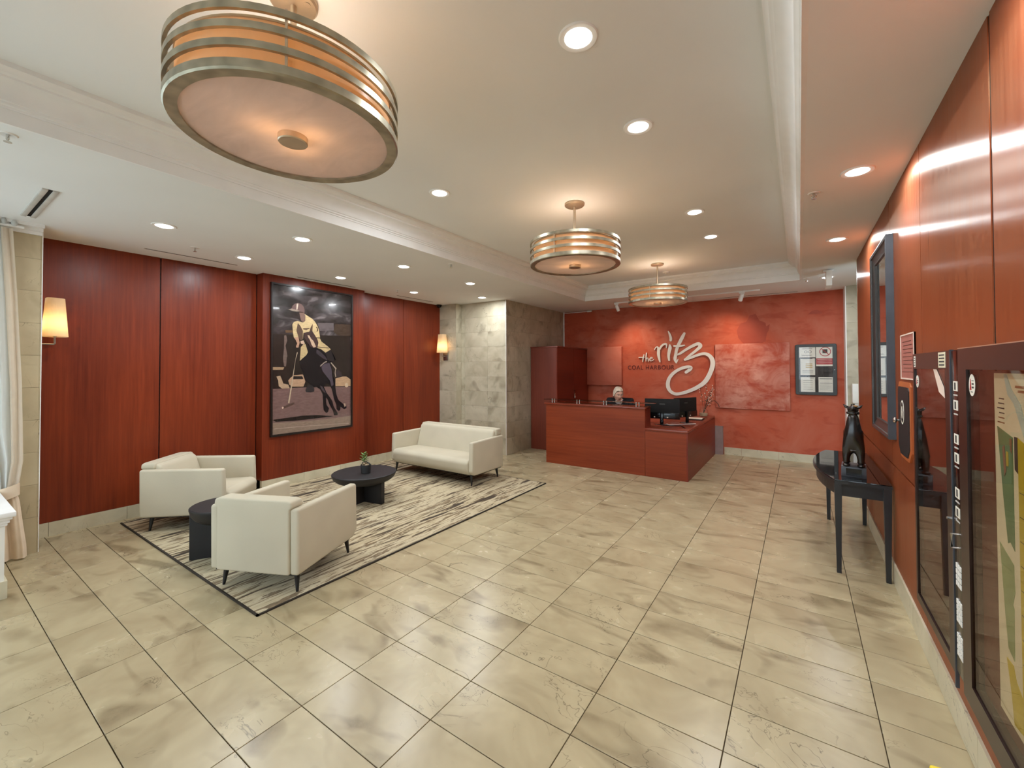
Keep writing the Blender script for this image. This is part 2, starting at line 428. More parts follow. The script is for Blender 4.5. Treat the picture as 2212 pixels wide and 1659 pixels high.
# crown moulding swept round the tray (profile: inset from the recess wall, height)
prof = [(0.004, 3.083), (0.004, 3.165), (0.012, 3.165), (0.012, 3.178), (0.022, 3.184), (0.022, 3.196), (0.030, 3.200)]
for t in range(7):
    a = PI/2*t/6; prof.append((0.032+0.068*(1-math.cos(a)), 3.205+0.085*math.sin(a)))
prof += [(0.106, 3.294), (0.106, 3.306), (0.122, 3.314), (0.134, 3.330), (0.146, 3.338), (0.146, 3.366), (-0.02, 3.366), (-0.02, 3.085)]
def crown(p0, p1, inward, mitre=True):
    d = (Vector(p1)-Vector(p0)).normalized(); mb = MB(); r0 = []; r1 = []
    for a, z in prof:
        off = Vector(inward)*a
        r0.append((Vector(p0)+off+d*a)[:2]+(z,)); r1.append((Vector(p1)+off-d*a)[:2]+(z,))
    return mb.loft([r0, r1])
c4 = [((TX0, TY0), (TX0, TY1), (1, 0)), ((TX0, TY1), (TX1, TY1), (0, -1)), ((TX1, TY1), (TX1, TY0), (-1, 0)), ((TX1, TY0), (TX0, TY0), (0, 1))]
for k, (a, b, n) in enumerate(c4):
    tag(crown(a, b, n).build('trim_%d' % (k+1), 'white_trim', smooth=25), kind='structure')

# left wall: wood panels, projecting picture bay, stone return
wl = tag(B(XL-0.3, XL-0.02, 0.7, 9.6, 0, ZC).build('wall_left', 'black'), kind='structure')
BX = XL+0.17
for y0, y1, x in ((0.78, 1.795, XL), (1.807, 2.885, XL), (4.57, 5.575, XL), (5.583, 6.58, XL)):
    B(-0.02, 0, 0, y1-y0, 0, ZC-0.145).build('wood_panel', 'panel', wl, (x, y0, 0.145))
bay = B(-0.17, 0, 0, 1.67, 0, ZC-0.145).build('picture_bay_panel', 'panel', wl, (BX, 2.895, 0.145))
bl = empty('baseboard_left', (0, 0, 0), kind='structure')
for y0, y1, x in ((0.78, 0.905, XL), (0.908, 1.515, XL), (1.518, 2.125, XL), (2.128, 2.892, XL), (2.895, 3.5, BX), (3.503, 4.11, BX), (4.113, 4.567, BX), (4.57, 5.18, XL), (5.183, 5.79, XL), (5.793, 6.58, XL)):
    B(-0.05, 0.004, 0, y1-y0, 0, 0.143).build('baseboard_tile', 'base_stone', bl, (x, y0, 0))

def tiled(parent, mat, origin, u, v, cols, rows, n, thick=0.012, gap=0.0018):
    """stone tiles on a vertical face: u along the face, rows of heights, n outward"""
    u = Vector(u); n = Vector(n)
    for (c0, c1) in cols:
        for (r0, r1) in rows:
            mb = MB()
            a = u*(c0+gap/2); b = u*(c1-gap/2)
            h = r1-r0
            vs = []
            for zz in (gap/2, h-gap/2):
                for p, d in ((a, 0), (b, 0), (b, thick), (a, thick)):
                    q = p-u*c0+n*d; vs.append((q.x, q.y, zz))
            mb.add(vs, [(0, 1, 2, 3), (7, 6, 5, 4), (0, 4, 5, 1), (1, 5, 6, 2), (2, 6, 7, 3), (3, 7, 4, 0)])
            o = Vector(origin)+u*c0
            mb.build('stone_tile', mat, parent, (o.x, o.y, r0))
rows = [(0, 0.335)]+[(0.335+0.305*k, 0.335+0.305*(k+1)) for k in range(9)]
rows[-1] = (rows[-1][0], ZC)
# stone return between the left wall and the reception
YA, YS, XS, XN = 6.58, 6.75, -4.815, -5.985
wi = tag(MB().prism([(XL-0.1, YA+0.012), (XN-0.012, YA+0.012), (XN-0.012, YS+0.012), (XS-0.012, YS+0.012), (XS-0.012, 9.5), (XL-0.1, 9.5)], 0, ZC).build('wall_inner_left', 'stone_grout'), kind='structure')
tiled(wi, 'stone', (XL, YA+0.012, 0), (1, 0, 0), 0, [(0, XN-XL)], rows, (0, -1, 0))
tiled(wi, 'stone', (XN-0.012, YA+0.012, 0), (0, 1, 0), 0, [(0, YS-YA-0.012)], rows, (1, 0, 0))
tiled(wi, 'stone', (XN, YS+0.012, 0), (1, 0, 0), 0, [(0, 0.10), (0.10, 0.71), (0.71, XS-XN)], rows, (0, -1, 0))
tiled(wi, 'stone', (XS-0.012, YS, 0), (0, 1, 0), 0, [(0.012, 0.3), (0.3, 0.91), (0.91, 1.52), (1.52, 2.13), (2.13, 2.45)], rows, (1, 0, 0))
tag(B(XS-0.004, XS+0.004, YS-0.004, YS+0.004, 0, ZC).build('trim_5', 'white_trim'), kind='structure')

# back wall: red plaster, ending in stone at the right
wb = tag(B(XS-0.1, 2.0, YB, YB+0.3, 0, ZC).build('wall_back', 'plaster'), kind='structure')
bb = empty('baseboard_back', (0, 0, 0), kind='structure')
for x0, x1 in ((-1.25, -0.95), (-0.947, -0.337), (-0.334, 0.28), (0.283, 0.65)):
    B(0, x1-x0, -0.012, 0.02, 0, 0.145).build('baseboard_tile', 'base_stone', bb, (x0, YB, 0))
def blob(cx, cz, pts): return [(cx+a, cz+b) for a, b in pts]
patch = MB().prism(blob(-0.72, 2.42, [(-0.26, -0.12), (-0.29, 0.03), (-0.22, 0.16), (-0.12, 0.19), (-0.06, 0.31), (0.04, 0.33), (0.1, 0.2), (0.2, 0.15), (0.21, 0.08), (0.27, 0.12), (0.25, 0.0), (0.22, -0.05), (0.2, -0.2), (0.1, -0.26), (-0.03, -0.24), (-0.1, -0.3), (-0.17, -0.24)]), YB-0.002, YB+0.01, 'y')
patch.build('repainted_patch', 'patch', wb)
MB().prism(blob(0.26, 2.68, [(-0.12, 0), (-0.06, 0.06), (0.02, 0.075), (0.08, 0.03), (0.1, 0)]), YB-0.002, YB+0.01, 'y').build('repainted_patch', 'patch', wb)
ws = tag(B(0.665, 2.0, 8.892, 9.4, 0, ZC).build('wall_inner_right', 'stone_grout'), kind='structure')
tiled(ws, 'stone', (0.665, 8.892, 0), (1, 0, 0), 0, [(0, 0.61), (0.61, 1.2)], rows, (0, -1, 0))
tag(B(0.652, 0.666, 8.878, YB, 0, ZC).build('trim_6', 'white_trim'), kind='structure')
tag(B(XS-0.002, XS+0.02, YB-0.02, YB, 0, ZC).build('trim_7', 'white_trim'), kind='structure')
tag(B(1.6, 1.8, 6.7, 9.0, 0, ZC).build('wall_recess', 'stone'), kind='structure')

# right wall: lacquered veneer panels with an open joint and a groove
wr = tag(B(XR+0.03, XR+0.3, YF, 6.76, 0, ZC).build('wall_right', 'black'), kind='structure')
ys = [YF, -0.95, 0.15, 1.25, 2.335, 3.465, 4.495, 5.595, 6.76]
for k in range(len(ys)-1):
    a = ys[k]+(0.012 if abs(ys[k]-2.335) < 0.01 else 0.0035); b = ys[k+1]-(0.012 if abs(ys[k+1]-2.335) < 0.01 else 0.0035)
    B(0, 0.032, 0, b-a, 0, ZC-0.948).build('wood_panel', 'panel_gloss', wr, (XR, a, 0.948))
    B(0, 0.032, 0, b-a, 0, 0.936-0.16).build('wood_panel', 'panel_gloss', wr, (XR, a, 0.16))
B(0, 0.02, -0.012, 0.012, 0, ZC-0.16).build('joint_dark_fill', 'black', wr, (XR+0.004, 2.335, 0.16))  # black fill stands in for the darkness inside the open joint
B(XR, XR+0.3, 6.762, 6.80, 0, ZC).build('end_cap', 'base_stone', wr)
br = empty('baseboard_right', (0, 0, 0), kind='structure')
for k in range(-7, 26):
    y0 = GY+k*TB*2+0.3 if False else -1.7+k*0.61+4.27
    if y0 < -1.75 or y0 > 6.7: continue
    B(-0.012, 0.03, 0.0015, min(0.6085, 6.76-y0), 0, 0.16).build('baseboard_tile', 'base_stone', br, (XR, y0, 0))

# window corner at the left: stone pier, window, low white ledge
wp = tag(B(XL-0.2, -6.012, 0.42, 0.768, 0, ZC).build('wall_pier', 'stone_grout'), kind='structure')
tiled(wp, 'pier_stone', (-6.012, 0.42, 0), (0, 1, 0), 0, [(0, 0.348)], rows, (1, 0, 0))
tiled(wp, 'pier_stone', (XL, 0.768, 0), (1, 0, 0), 0, [(0, 0.46)], rows, (0, 1, 0))
tag(B(-6.003, -5.998, 0.776, 0.782, 0, ZC).build('trim_8', 'white_trim'), kind='structure')
tag(MB().box(-6.02, -5.975, YF, 0.772, 3.0, 3.03).box(-6.02, -5.94, YF, 0.774, 3.03, 3.055).box(-6.02, -5.88, YF, 0.776, 3.055, ZC).build('trim_9', 'white_trim', fix=False), kind='structure')
wf = MB()
wf.box(-6.2, -6.02, YF-0.2, 0.42, 0, 0.62).box(-6.2, -6.02, YF-0.2, 0.42, 2.95, ZC).box(-6.2, -6.02, YF-0.2, -1.45, 0.62, 2.95).box(-6.2, -6.02, 0.36, 0.42, 0.62, 2.95)
tag(wf.build('wall_window_left', 'white', fix=False), kind='structure')
w1 = empty('window_1', (-6.11, -0.545, 0.62), kind='structure')
B(-0.004, 0.004, -0.86, 0.86, 0.05, 2.28).build('pane', 'glass', w1)
f = MB()
for y in (-0.9, -0.02, 0.86): f.box(-0.03, 0.03, y, y+0.04, 0.05, 2.28)
f.box(-0.03, 0.03, -0.9, 0.9, 0, 0.05).box(-0.03, 0.03, -0.9, 0.9, 2.28, 2.33)
f.build('window_frame', 'white_trim', w1)
# street wall behind the camera with wide glazing
st = MB().box(-6.2, 1.0, YF-0.2, YF, 0, 0.35).box(-6.2, 1.0, YF-0.2, YF, 2.75, ZC)
for x in (-6.2, -4.3, -2.35, -0.4): st.box(x, x+0.25, YF-0.2, YF, 0.35, 2.75)
st.box(0.4, 1.0, YF-0.2, YF, 0.35, 2.75)
tag(st.build('wall_front', 'white', fix=False), kind='structure')
for k, (x0, x1) in enumerate(((-5.95, -4.3), (-4.05, -2.35), (-2.1, -0.4), (-0.15, 0.4))):
    w = empty('window_%d' % (k+2), (x0, YF-0.1, 0.35), kind='structure')
    B(0.02, x1-x0-0.02, -0.004, 0.004, 0.02, 2.38).build('pane', 'glass', w)
    g = MB(); L = x1-x0
    g.box(0, 0.05, -0.03, 0.03, 0.05, 2.35).box(L-0.05, L, -0.03, 0.03, 0.05, 2.35).box(0, L, -0.03, 0.03, 0, 0.05).box(0, L, -0.03, 0.03, 2.35, 2.4)
    g.build('window_frame', 'white_trim', w)
tag(B(-60, 60, -60, YF-0.25, -0.4, -0.2).build('street', plain('grey_paving', (196, 195, 190), 0.9)), kind='structure')
tag(B(-60, -6.3, YF-0.25, 20, -0.4, -0.2).build('street_side', plain('grey_paving', (196, 195, 190), 0.9)), kind='structure')
ART=[
('far_stand',(46,38,34),[(5,668),(991,691),(994,299),(8,305)]),
('bleacher',(98,88,88),[(530,768),(746,779),(753,723),(563,711)]),
('grandstand',(72,58,48),[(766,773),(991,778),(991,691),(817,688),(746,712)]),
('flat_roof',(105,80,58),[(141,701),(228,704),(228,687),(147,682)]),
('tree_trunk',(112,94,86),[(130,663),(153,667),(165,627),(145,595),(169,524),(161,515),(154,454),(132,454),(118,504),(129,578)]),
('ground',(124,97,92),[(6,305),(237,307),(613,307),(994,299),(998,2),(8,2)]),
('near_ground',(146,124,108),[(8,80),(360,71),(750,69),(997,74),(998,2),(8,2)]),
('shop_sign',(165,135,105),[(5,450),(132,449),(121,432),(6,430)]),
('pale_bush',(180,152,124),[(46,387),(88,392),(105,369),(122,339),(179,331),(196,306),(111,305),(72,323),(66,360)]),
('parked_car',(182,147,118),[(179,358),(202,375),(237,393),(351,398),(382,348),(358,313),(220,316),(191,331)]),
('car_window',(45,38,36),[(237,387),(345,386),(357,366),(226,366)]),
('parked_car',(186,152,118),[(776,364),(876,378),(934,377),(994,353),(994,303),(906,305),(776,307)]),
('wheel',(205,180,150),[(913,323),(935,329),(957,321),(957,300),(935,293),(913,300)]),
('ground_shadow',(36,29,28),[(9,102),(181,106),(359,110),(549,103),(669,92),(758,83),(615,82),(421,81),(240,81),(41,87)]),
('pitch_line',(178,155,140),[(25,43),(360,38),(973,19),(973,15),(360,34),(25,39)]),
('horse_body',(30,26,29),[(410,623),(481,586),(519,587),(584,577),(638,552),(709,580),(762,532),(776,507),(747,488),(706,488),(727,443),(748,372),(776,349),(769,319),(791,243),(820,201),(892,167),(932,154),(935,135),(899,129),(849,150),(842,124),(821,120),(792,134),(788,168),(757,207),(728,282),(694,320),(653,329),(620,304),(654,262),(708,220),(736,196),(750,158),(810,103),(806,88),(758,91),(743,125),(695,172),(667,214),(647,225),(654,174),(688,146),(675,118),(648,114),(617,135),(610,176),(603,249),(573,287),(521,306),(483,303),(407,347),(382,358),(357,401),(320,454),(307,492),(319,498),(356,516),(411,548)]),
('horse_sheen',(84,74,82),[(585,454),(632,476),(692,480),(721,432),(735,368),(749,319),(721,305),(700,350),(646,388),(599,421)]),
('horse_foreleg',(70,60,64),[(566,316),(599,308),(647,262),(627,263),(593,282)]),
('horse_mane',(66,58,64),[(519,576),(551,569),(632,530),(665,501),(651,502),(598,516),(519,548)]),
('riding_breeches',(196,171,127),[(525,659),(564,657),(584,635),(678,598),(709,580),(638,556),(577,581),(532,587),(544,627)]),
('riding_breeches',(190,166,122),[(325,589),(355,608),(380,612),(411,556),(392,534),(356,516),(314,493)]),
('boot',(44,38,40),[(638,556),(709,580),(747,543),(769,498),(776,507),(740,488),(665,506)]),
('boot',(62,52,52),[(769,409),(811,431),(854,412),(876,381),(833,374),(784,378)]),
('boot',(52,48,50),[(382,284),(401,312),(432,326),(470,318),(495,292),(492,274),(445,270),(395,273)]),
('polo_shirt',(201,176,132),[(366,824),(415,809),(466,794),(504,771),(531,746),(551,715),(564,664),(518,663),(492,680),(466,708),(429,702),(355,689),(348,643),(318,652),(294,658),(240,653),(231,684),(222,742),(240,760),(281,769),(305,767),(348,762),(378,774)]),
('shirt_fold',(96,76,64),[(287,756),(318,736),(348,703),(348,643),(318,634),(294,658),(270,703)]),
('shirt_fold',(88,68,56),[(470,761),(466,708),(429,702),(441,728)]),
('shirt_number',(60,46,40),[(511,737),(528,739),(539,718),(534,707),(514,707),(528,714),(523,728)]),
('shirt_lettering',(110,90,72),[(348,722),(429,729),(430,722),(391,711),(354,713)]),
('forearm',(182,142,117),[(240,653),(294,658),(309,620),(295,585),(270,584),(267,595),(282,613),(259,640)]),
('rein_hand',(202,172,147),[(318,631),(355,636),(373,615),(355,608),(325,614)]),
('rider_neck',(124,98,88),[(304,830),(359,832),(378,810),(375,774),(348,764),(305,784),(286,812)]),
('neck_shade',(52,42,40),[(269,810),(304,827),(323,775),(292,780)]),
('helmet',(112,88,84),[(197,846),(215,855),(221,870),(250,888),(285,895),(322,891),(353,876),(368,852),(366,832),(316,836),(268,836)]),
('helmet_peak',(152,136,122),[(174,842),(215,851),(316,840),(268,833),(215,836)]),
('helmet_stripe',(214,196,176),[(271,889),(292,891),(280,848),(268,847)]),
('horse_head',(72,54,52),[(360,686),(392,697),(447,703),(480,693),(512,666),(538,634),(532,605),(519,587),(481,586),(442,595),(404,623),(367,654)]),
('horse_blaze',(198,168,142),[(404,676),(429,674),(448,653),(480,636),(512,597),(481,589),(455,610),(436,642),(414,659)]),
('horse_boot',(190,160,138),[(891,171),(913,174),(924,152),(906,146)]),
('mallet_stick',(190,168,142),[(280,553),(268,525),(177,207),(192,204),(220,310),(262,502),(288,550)]),
('mallet_head',(94,74,66),[(110,180),(123,184),(233,207),(253,205),(246,195),(129,170),(114,170)]),
('mallet_tip',(214,184,164),[(106,178),(118,185),(128,180),(124,170),(112,170)]),
('bridle',(150,134,122),[(566,460),(625,488),(652,494),(655,487),(625,480),(572,452)]),
('stirrup',(176,156,138),[(706,482),(717,484),(790,439),(780,431),(773,405),(784,379),(775,375),(764,405),(773,435)]),
('rein',(90,74,66),[(529,598),(610,594),(685,592),(681,589),(604,591),(529,594)]),
]
SIGN={
'letter_t1':[[(-2.829,2.01,0.021),(-2.847,1.935,0.025),(-2.855,1.859,0.019)],[(-2.941,1.951,0.015),(-2.824,1.952,0.017)]],
'letter_h':[[(-2.773,2.044,0.023),(-2.783,1.954,0.025),(-2.784,1.868,0.017)],[(-2.784,1.903,0.015),(-2.753,1.938,0.017),(-2.739,1.913,0.017),(-2.732,1.867,0.019)]],
'letter_e':[[(-2.704,1.907,0.015),(-2.654,1.921,0.015),(-2.651,1.946,0.015),(-2.683,1.942,0.017),(-2.706,1.9,0.019),(-2.689,1.874,0.019),(-2.654,1.876,0.017),(-2.619,1.901,0.013)]],
'letter_r':[[(-2.598,2.115,0.015),(-2.568,2.162,0.023),(-2.531,2.168,0.031),(-2.512,2.108,0.059),(-2.515,2.029,0.063),(-2.506,1.949,0.052),(-2.485,1.85,0.025)],[(-2.495,2.118,0.042),(-2.455,2.181,0.042),(-2.406,2.222,0.04),(-2.358,2.23,0.038),(-2.344,2.2,0.031),(-2.349,2.143,0.013)]],
'letter_i':[[(-2.278,2.2,0.038),(-2.273,2.141,0.069),(-2.293,2.053,0.063),(-2.303,1.965,0.052),(-2.293,1.882,0.038)],[(-2.304,2.496,0.021),(-2.278,2.435,0.04),(-2.256,2.356,0.05),(-2.257,2.307,0.052)]],
'letter_t2':[[(-1.982,2.436,0.048),(-2.019,2.365,0.067),(-2.076,2.251,0.067),(-2.113,2.175,0.063),(-2.142,2.089,0.059),(-2.157,2.002,0.059),(-2.172,1.905,0.063),(-2.149,1.827,0.029)],[(-2.149,1.831,0.021),(-2.125,1.865,0.023),(-2.111,1.899,0.015)],[(-2.188,2.182,0.038),(-2.086,2.177,0.044),(-1.98,2.188,0.027)]],
'letter_z':[[(-2.143,1.987,0.023),(-2.068,2.019,0.046),(-1.958,2.093,0.052),(-1.831,2.166,0.059),(-1.723,2.21,0.065),(-1.678,2.185,0.075),(-1.682,2.143,0.069),(-1.76,2.069,0.054),(-1.886,1.967,0.046),(-1.969,1.887,0.048)],[(-1.973,1.89,0.046),(-1.869,1.924,0.052),(-1.743,1.974,0.052),(-1.629,2.005,0.057),(-1.551,1.994,0.063),(-1.482,1.941,0.073),(-1.445,1.857,0.084),(-1.445,1.764,0.088),(-1.476,1.653,0.084),(-1.538,1.513,0.088),(-1.625,1.399,0.084),(-1.767,1.302,0.075),(-1.938,1.222,0.067),(-2.076,1.179,0.063),(-2.178,1.171,0.063),(-2.272,1.222,0.067),(-2.323,1.328,0.08),(-2.307,1.465,0.073),(-2.231,1.583,0.067),(-2.118,1.671,0.063),(-1.997,1.724,0.063),(-1.906,1.738,0.063),(-1.861,1.724,0.065),(-1.875,1.686,0.067),(-1.953,1.628,0.059)]],
}
# ---------------------------------------------------------------- ceiling lights
def downlight():
    r = empty('downlight')
    MB().lathe([(0.066, -0.001), (0.068, -0.006), (0.092, -0.008), (0.097, -0.003), (0.097, 0.004), (0.066, 0.004)], 40, caps=False).build('trim_ring', 'white_trim', r, smooth=35)
    MB().lathe([(0.001, -0.016), (0.03, -0.015), (0.055, -0.011), (0.067, -0.005), (0.067, 0.003), (0.001, 0.003)], 24).build('lens', 'lens', r, smooth=40)
    al = bpy.data.lights.new('downlight_lamp', 'AREA'); al.shape = 'DISK'; al.size = 0.132; al.energy = DOWN_W; al.color = lin((244, 250, 255))[:3]
    link('downlight_lamp', al, r, (0, 0, -0.018))
    return r
dl = downlight(); first = True
G1, G2, G3 = 'downlights in the tray ceiling', 'downlights over the seating', 'downlights along the wood wall'
spots = [(-0.89, 1.87, ZT, 'round downlight in tray ceiling beside the large street-side pendant', G1),
         (-0.89, 2.80, ZT, 'round downlight in tray ceiling toward the mirror wall, before the middle pendant', G1),
         (-2.77, 2.82, ZT, 'round downlight in tray ceiling toward the seating, before the middle pendant', G1),
         (-0.895, 4.68, ZT, 'round downlight in tray ceiling just past the middle pendant', G1),
         (-0.90, 5.68, ZT, 'round downlight in tray ceiling just before the desk-side pendant', G1),
         (-4.98, 1.41, ZC, 'round downlight in lowered ceiling nearest the curtain', G2),
         (-5.62, 2.37, ZC, 'round downlight close to wood panels between curtain and polo picture', G2),
         (-4.31, 2.37, ZC, 'round downlight in lowered ceiling above the two armchairs', G2),
         (-5.67, 3.70, ZC, 'round downlight close to the wall above the polo picture', G2),
         (-4.36, 3.77, ZC, 'round downlight in lowered ceiling above the coffee table', G2),
         (-5.70, 5.16, ZC, 'round downlight close to wood panels beside the sofa', G2),
         (-4.36, 5.13, ZC, 'round downlight in lowered ceiling directly above the sofa', G2),
         (-5.05, 6.29, ZC, 'round downlight in lowered ceiling close to the stone wall', G2),
         (0.352, 1.83, ZC, 'round downlight in lowered ceiling above the map case', G3),
         (0.352, 3.71, ZC, 'round downlight in lowered ceiling above the access door', G3),
         (0.352, 5.57, ZC, 'round downlight in lowered ceiling above the console table', G3),
         (0.372, 7.84, ZC, 'round downlight in lowered ceiling behind the hanging exit sign', G3)]
for x, y, z, la, g in spots:
    o = dl if first else copy_tree(dl); first = False
    o.location = (x, y, z); tag(o, la, 'downlight', g)

def pendant():
    r = empty('drum_pendant')
    zb = -0.62                                  # bottom rim below the ceiling
    RO, RI = 0.445, 0.408
    for k, dz in enumerate((0.072, 0.136, 0.200)):
        MB().ring(RO-0.012, RO, zb+dz, zb+dz+0.025, 72).build('metal_band', 'silverleaf', r, smooth=35)
    MB().lathe([(RO-0.048, zb-0.004), (RO-0.006, zb-0.006), (RO, zb), (RO, zb+0.030), (RO-0.012, zb+0.030), (RO-0.012, zb+0.004), (RO-0.048, zb+0.004), (RO-0.048, zb-0.004)], 72, caps=False).build('bottom_rim', 'silverleaf', r, smooth=35)
    for k in range(4):
        a = PI/4+PI/2*k+0.25; c, s_ = math.cos(a), math.sin(a)
        mb = MB(); t = 0.004
        vs = []
        for rr in (RI, RO-0.008):
            for q in (-t, t):
                for z in (zb+0.01, zb+0.235): vs.append((c*rr-s_*q, s_*rr+c*q, z))
        mb.add(vs, [(0, 1, 3, 2), (4, 6, 7, 5), (0, 4, 5, 1), (2, 3, 7, 6), (0, 2, 6, 4), (1, 5, 7, 3)]).build('bracket', 'nickel', r)
    MB().ring(RI-0.003, RI, zb+0.012, zb+0.20, 72).build('shade', 'shade_amber', r, smooth=35)
    MB().ring(RI-0.004, RI+0.004, zb+0.198, zb+0.206, 72).build('shade_rim', 'nickel', r, smooth=35)
    MB().lathe([(0.001, zb+0.0045), (RO-0.03, zb+0.0045), (RO-0.03, zb+0.010), (0.001, zb+0.010)], 72).build('diffuser', 'shade_alabaster', r, smooth=35)
    MB().lathe([(0.001, zb-0.024), (0.056, zb-0.024), (0.06, zb-0.020), (0.06, zb+0.004), (0.001, zb+0.004)], 40).build('finial', 'nickel', r, smooth=35)
    MB().lathe([(0.013, zb+0.004), (0.013, -0.02)], 20).build('stem', 'nickel', r, smooth=35)
    cp = MB().lathe([(0.02, -0.032), (0.09, -0.026), (0.098, -0.018), (0.098, 0.002), (0.02, 0.002)], 40).build('canopy', 'nickel', r, smooth=35)
    MB().lathe([(0.014, -0.030), (0.014, -0.024)], 16, c=(0.055, 0.03, 0)).build('screw_cap', 'nickel', cp)
    for k in range(3):
        a = 2*PI*k/3+0.4
        MB().sphere((0.10*math.cos(a), 0.10*math.sin(a), zb+0.095), (0.03, 0.03, 0.04), 12, 8).build('bulb', 'bulb', r, smooth=60)
        point('pendant_lamp', (0.10*math.cos(a), 0.10*math.sin(a), zb+0.095), PEND_W/3, (255, 240, 222), 0.032, r)
    return r
pd = pendant()
for k, (y, la) in enumerate(((0.97, 'large banded drum pendant hung nearest the street windows'), (3.77, 'middle one of the three banded drum pendants'), (6.71, 'banded drum pendant hung nearest the reception desk'))):
    o = pd if k == 0 else copy_tree(pd)
    o.location = (-1.845, y, ZT); o.rotation_euler.z = (0.0, 0.55, 0.55)[k]
    tag(o, la, 'pendant light', 'drum pendants in the tray ceiling')

def sconce(loc, rz, la):
    r = empty('wall_sconce', loc, rz, la, 'wall lamp', 'fabric wall sconces')
    # local: wall at y=0, lamp stands out towards -y
    B(-0.065, 0.065, -0.018, 0.0, -0.16, 0.0).build('backplate', 'steel', r, bevel=0.003)
    MB().tube([(0, -0.015, -0.075), (0, -0.115, -0.075), (0, -0.118, -0.07), (0, -0.118, 0.02)], 0.008, 10).build('arm', 'steel', r, smooth=50)
    n = 40; rings = []
    for w, d, z in ((0.118, 0.092, 0.0), (0.088, 0.066, 0.385)):
        rings.append([(w*math.copysign(abs(math.cos(2*PI*i/n))**0.75, math.cos(2*PI*i/n)), -0.118+d*math.copysign(abs(math.sin(2*PI*i/n))**0.75, math.sin(2*PI*i/n)), z) for i in range(n)])
    MB().loft(rings, caps=False).build('shade', 'sconce_shade', r, smooth=50)
    MB().tube([(0, -0.118, 0.0), (0, -0.118, 0.08)], 0.014, 10).build('lamp_holder', 'steel', r)
    MB().sphere((0, -0.118, 0.13), (0.024, 0.024, 0.045), 12, 8).build('bulb', 'bulb', r, smooth=60)
    point('sconce_lamp', (0, -0.118, 0.13), SCON_W, (255, 212, 150), 0.025, r)
sconce((-6.23, 0.78, 2.055), PI, 'tapered cream shade wall sconce on the stone pier by the curtain')
sconce((-6.27, YA, 2.055), 0.0, 'tapered cream shade wall sconce on stone wall near the sofa')

# ---------------------------------------------------------------- small things on the ceiling
def sprinkler(loc, la, g):
    r = empty('sprinkler_head', loc, 0, la, 'sprinkler', g)
    MB().lathe([(0.012, -0.002), (0.036, -0.006), (0.042, 0.0), (0.042, 0.002), (0.012, 0.002)], 24).build('escutcheon', 'white_trim', r, smooth=40)
    mb = MB().lathe([(0.008, -0.03), (0.008, 0.0)], 12)
    mb.tube([(0.014, 0, -0.008), (0.016, 0, -0.03), (0.004, 0, -0.042)], 0.003, 6).tube([(-0.014, 0, -0.008), (-0.016, 0, -0.03), (-0.004, 0, -0.042)], 0.003, 6)
    mb.lathe([(0.004, -0.046), (0.017, -0.046), (0.017, -0.042), (0.004, -0.042)], 14)
    mb.build('nozzle', 'chrome', r)
for x, y, la, g in ((-3.78, 0.35, 'white sprinkler head by tray moulding nearest the curtain', 'sprinklers over the seating'),
                    (-5.6, 1.86, 'white sprinkler head close to wood panels above the armchair', 'sprinklers over the seating'),
                    (-3.76, 4.04, 'white sprinkler head by tray moulding above the coffee table', 'sprinklers over the seating'),
                    (-5.75, 4.83, 'white sprinkler head close to wood panels just past the polo picture', 'sprinklers over the seating'),
                    (0.112, 3.99, 'white sprinkler head in ceiling strip above the wall mirror', 'sprinklers near the mirror wall'),
                    (0.11, 7.78, 'white sprinkler head in ceiling strip beside the exit sign', 'sprinklers near the mirror wall')):
    sprinkler((x, y, ZC), la, g)
r = empty('smoke_detector', (-1.873, 7.36, ZT), 0, 'small round white smoke detector on tray ceiling by the far pendant', 'detector')
MB().lathe([(0.02, -0.02), (0.05, -0.018), (0.06, -0.006), (0.06, 0.002)], 28).build('housing', 'white_trim', r, smooth=40)
MB().lathe([(0.006, -0.036), (0.022, -0.034), (0.024, -0.018)], 20).build('sensor', 'vent', r, smooth=40)

r = empty('linear_diffuser', (-5.165, 0.645, ZC), 0, 'white linear air diffuser with black slot in ceiling by the curtain', 'air vent')
B(-0.48, 0.48, -0.045, -0.012, -0.012, 0.003).build('frame_rail', 'vent', r, bevel=0.003)
B(-0.48, 0.48, 0.012, 0.045, -0.012, 0.003).build('frame_rail', 'vent', r, bevel=0.003)
B(-0.475, 0.475, -0.012, 0.012, -0.004, 0.003).build('slot', 'slot', r)
for (x0, y0), (x1, y1), la in (((-6.09, 1.55), (-6.09, 2.49), 'thin ceiling slot vent above the first pair of wood panels'), ((-6.14, 3.30), (-6.14, 4.28), 'thin ceiling slot vent above the framed polo picture'), ((-6.2, 5.2), (-6.2, 6.13), 'thin ceiling slot vent above wood panels behind the sofa'), ((-1.35, 9.0), (0.0, 9.0), 'thin ceiling slot vent in front of the red plaster wall')):
    v = empty('slot_vent', ((x0+x1)/2, (y0+y1)/2, ZC), 0, la, 'air vent')
    hx, hy = abs(x1-x0)/2, abs(y1-y0)/2
    B(-max(hx, 0.012), max(hx, 0.012), -max(hy, 0.012), max(hy, 0.012), -0.004, 0.003).build('frame', 'vent', v)
    B(-max(hx-.01, 0.006), max(hx-.01, 0.006), -max(hy-.01, 0.006), max(hy-.01, 0.006), -0.006, -0.002).build('slot', 'slot', v)

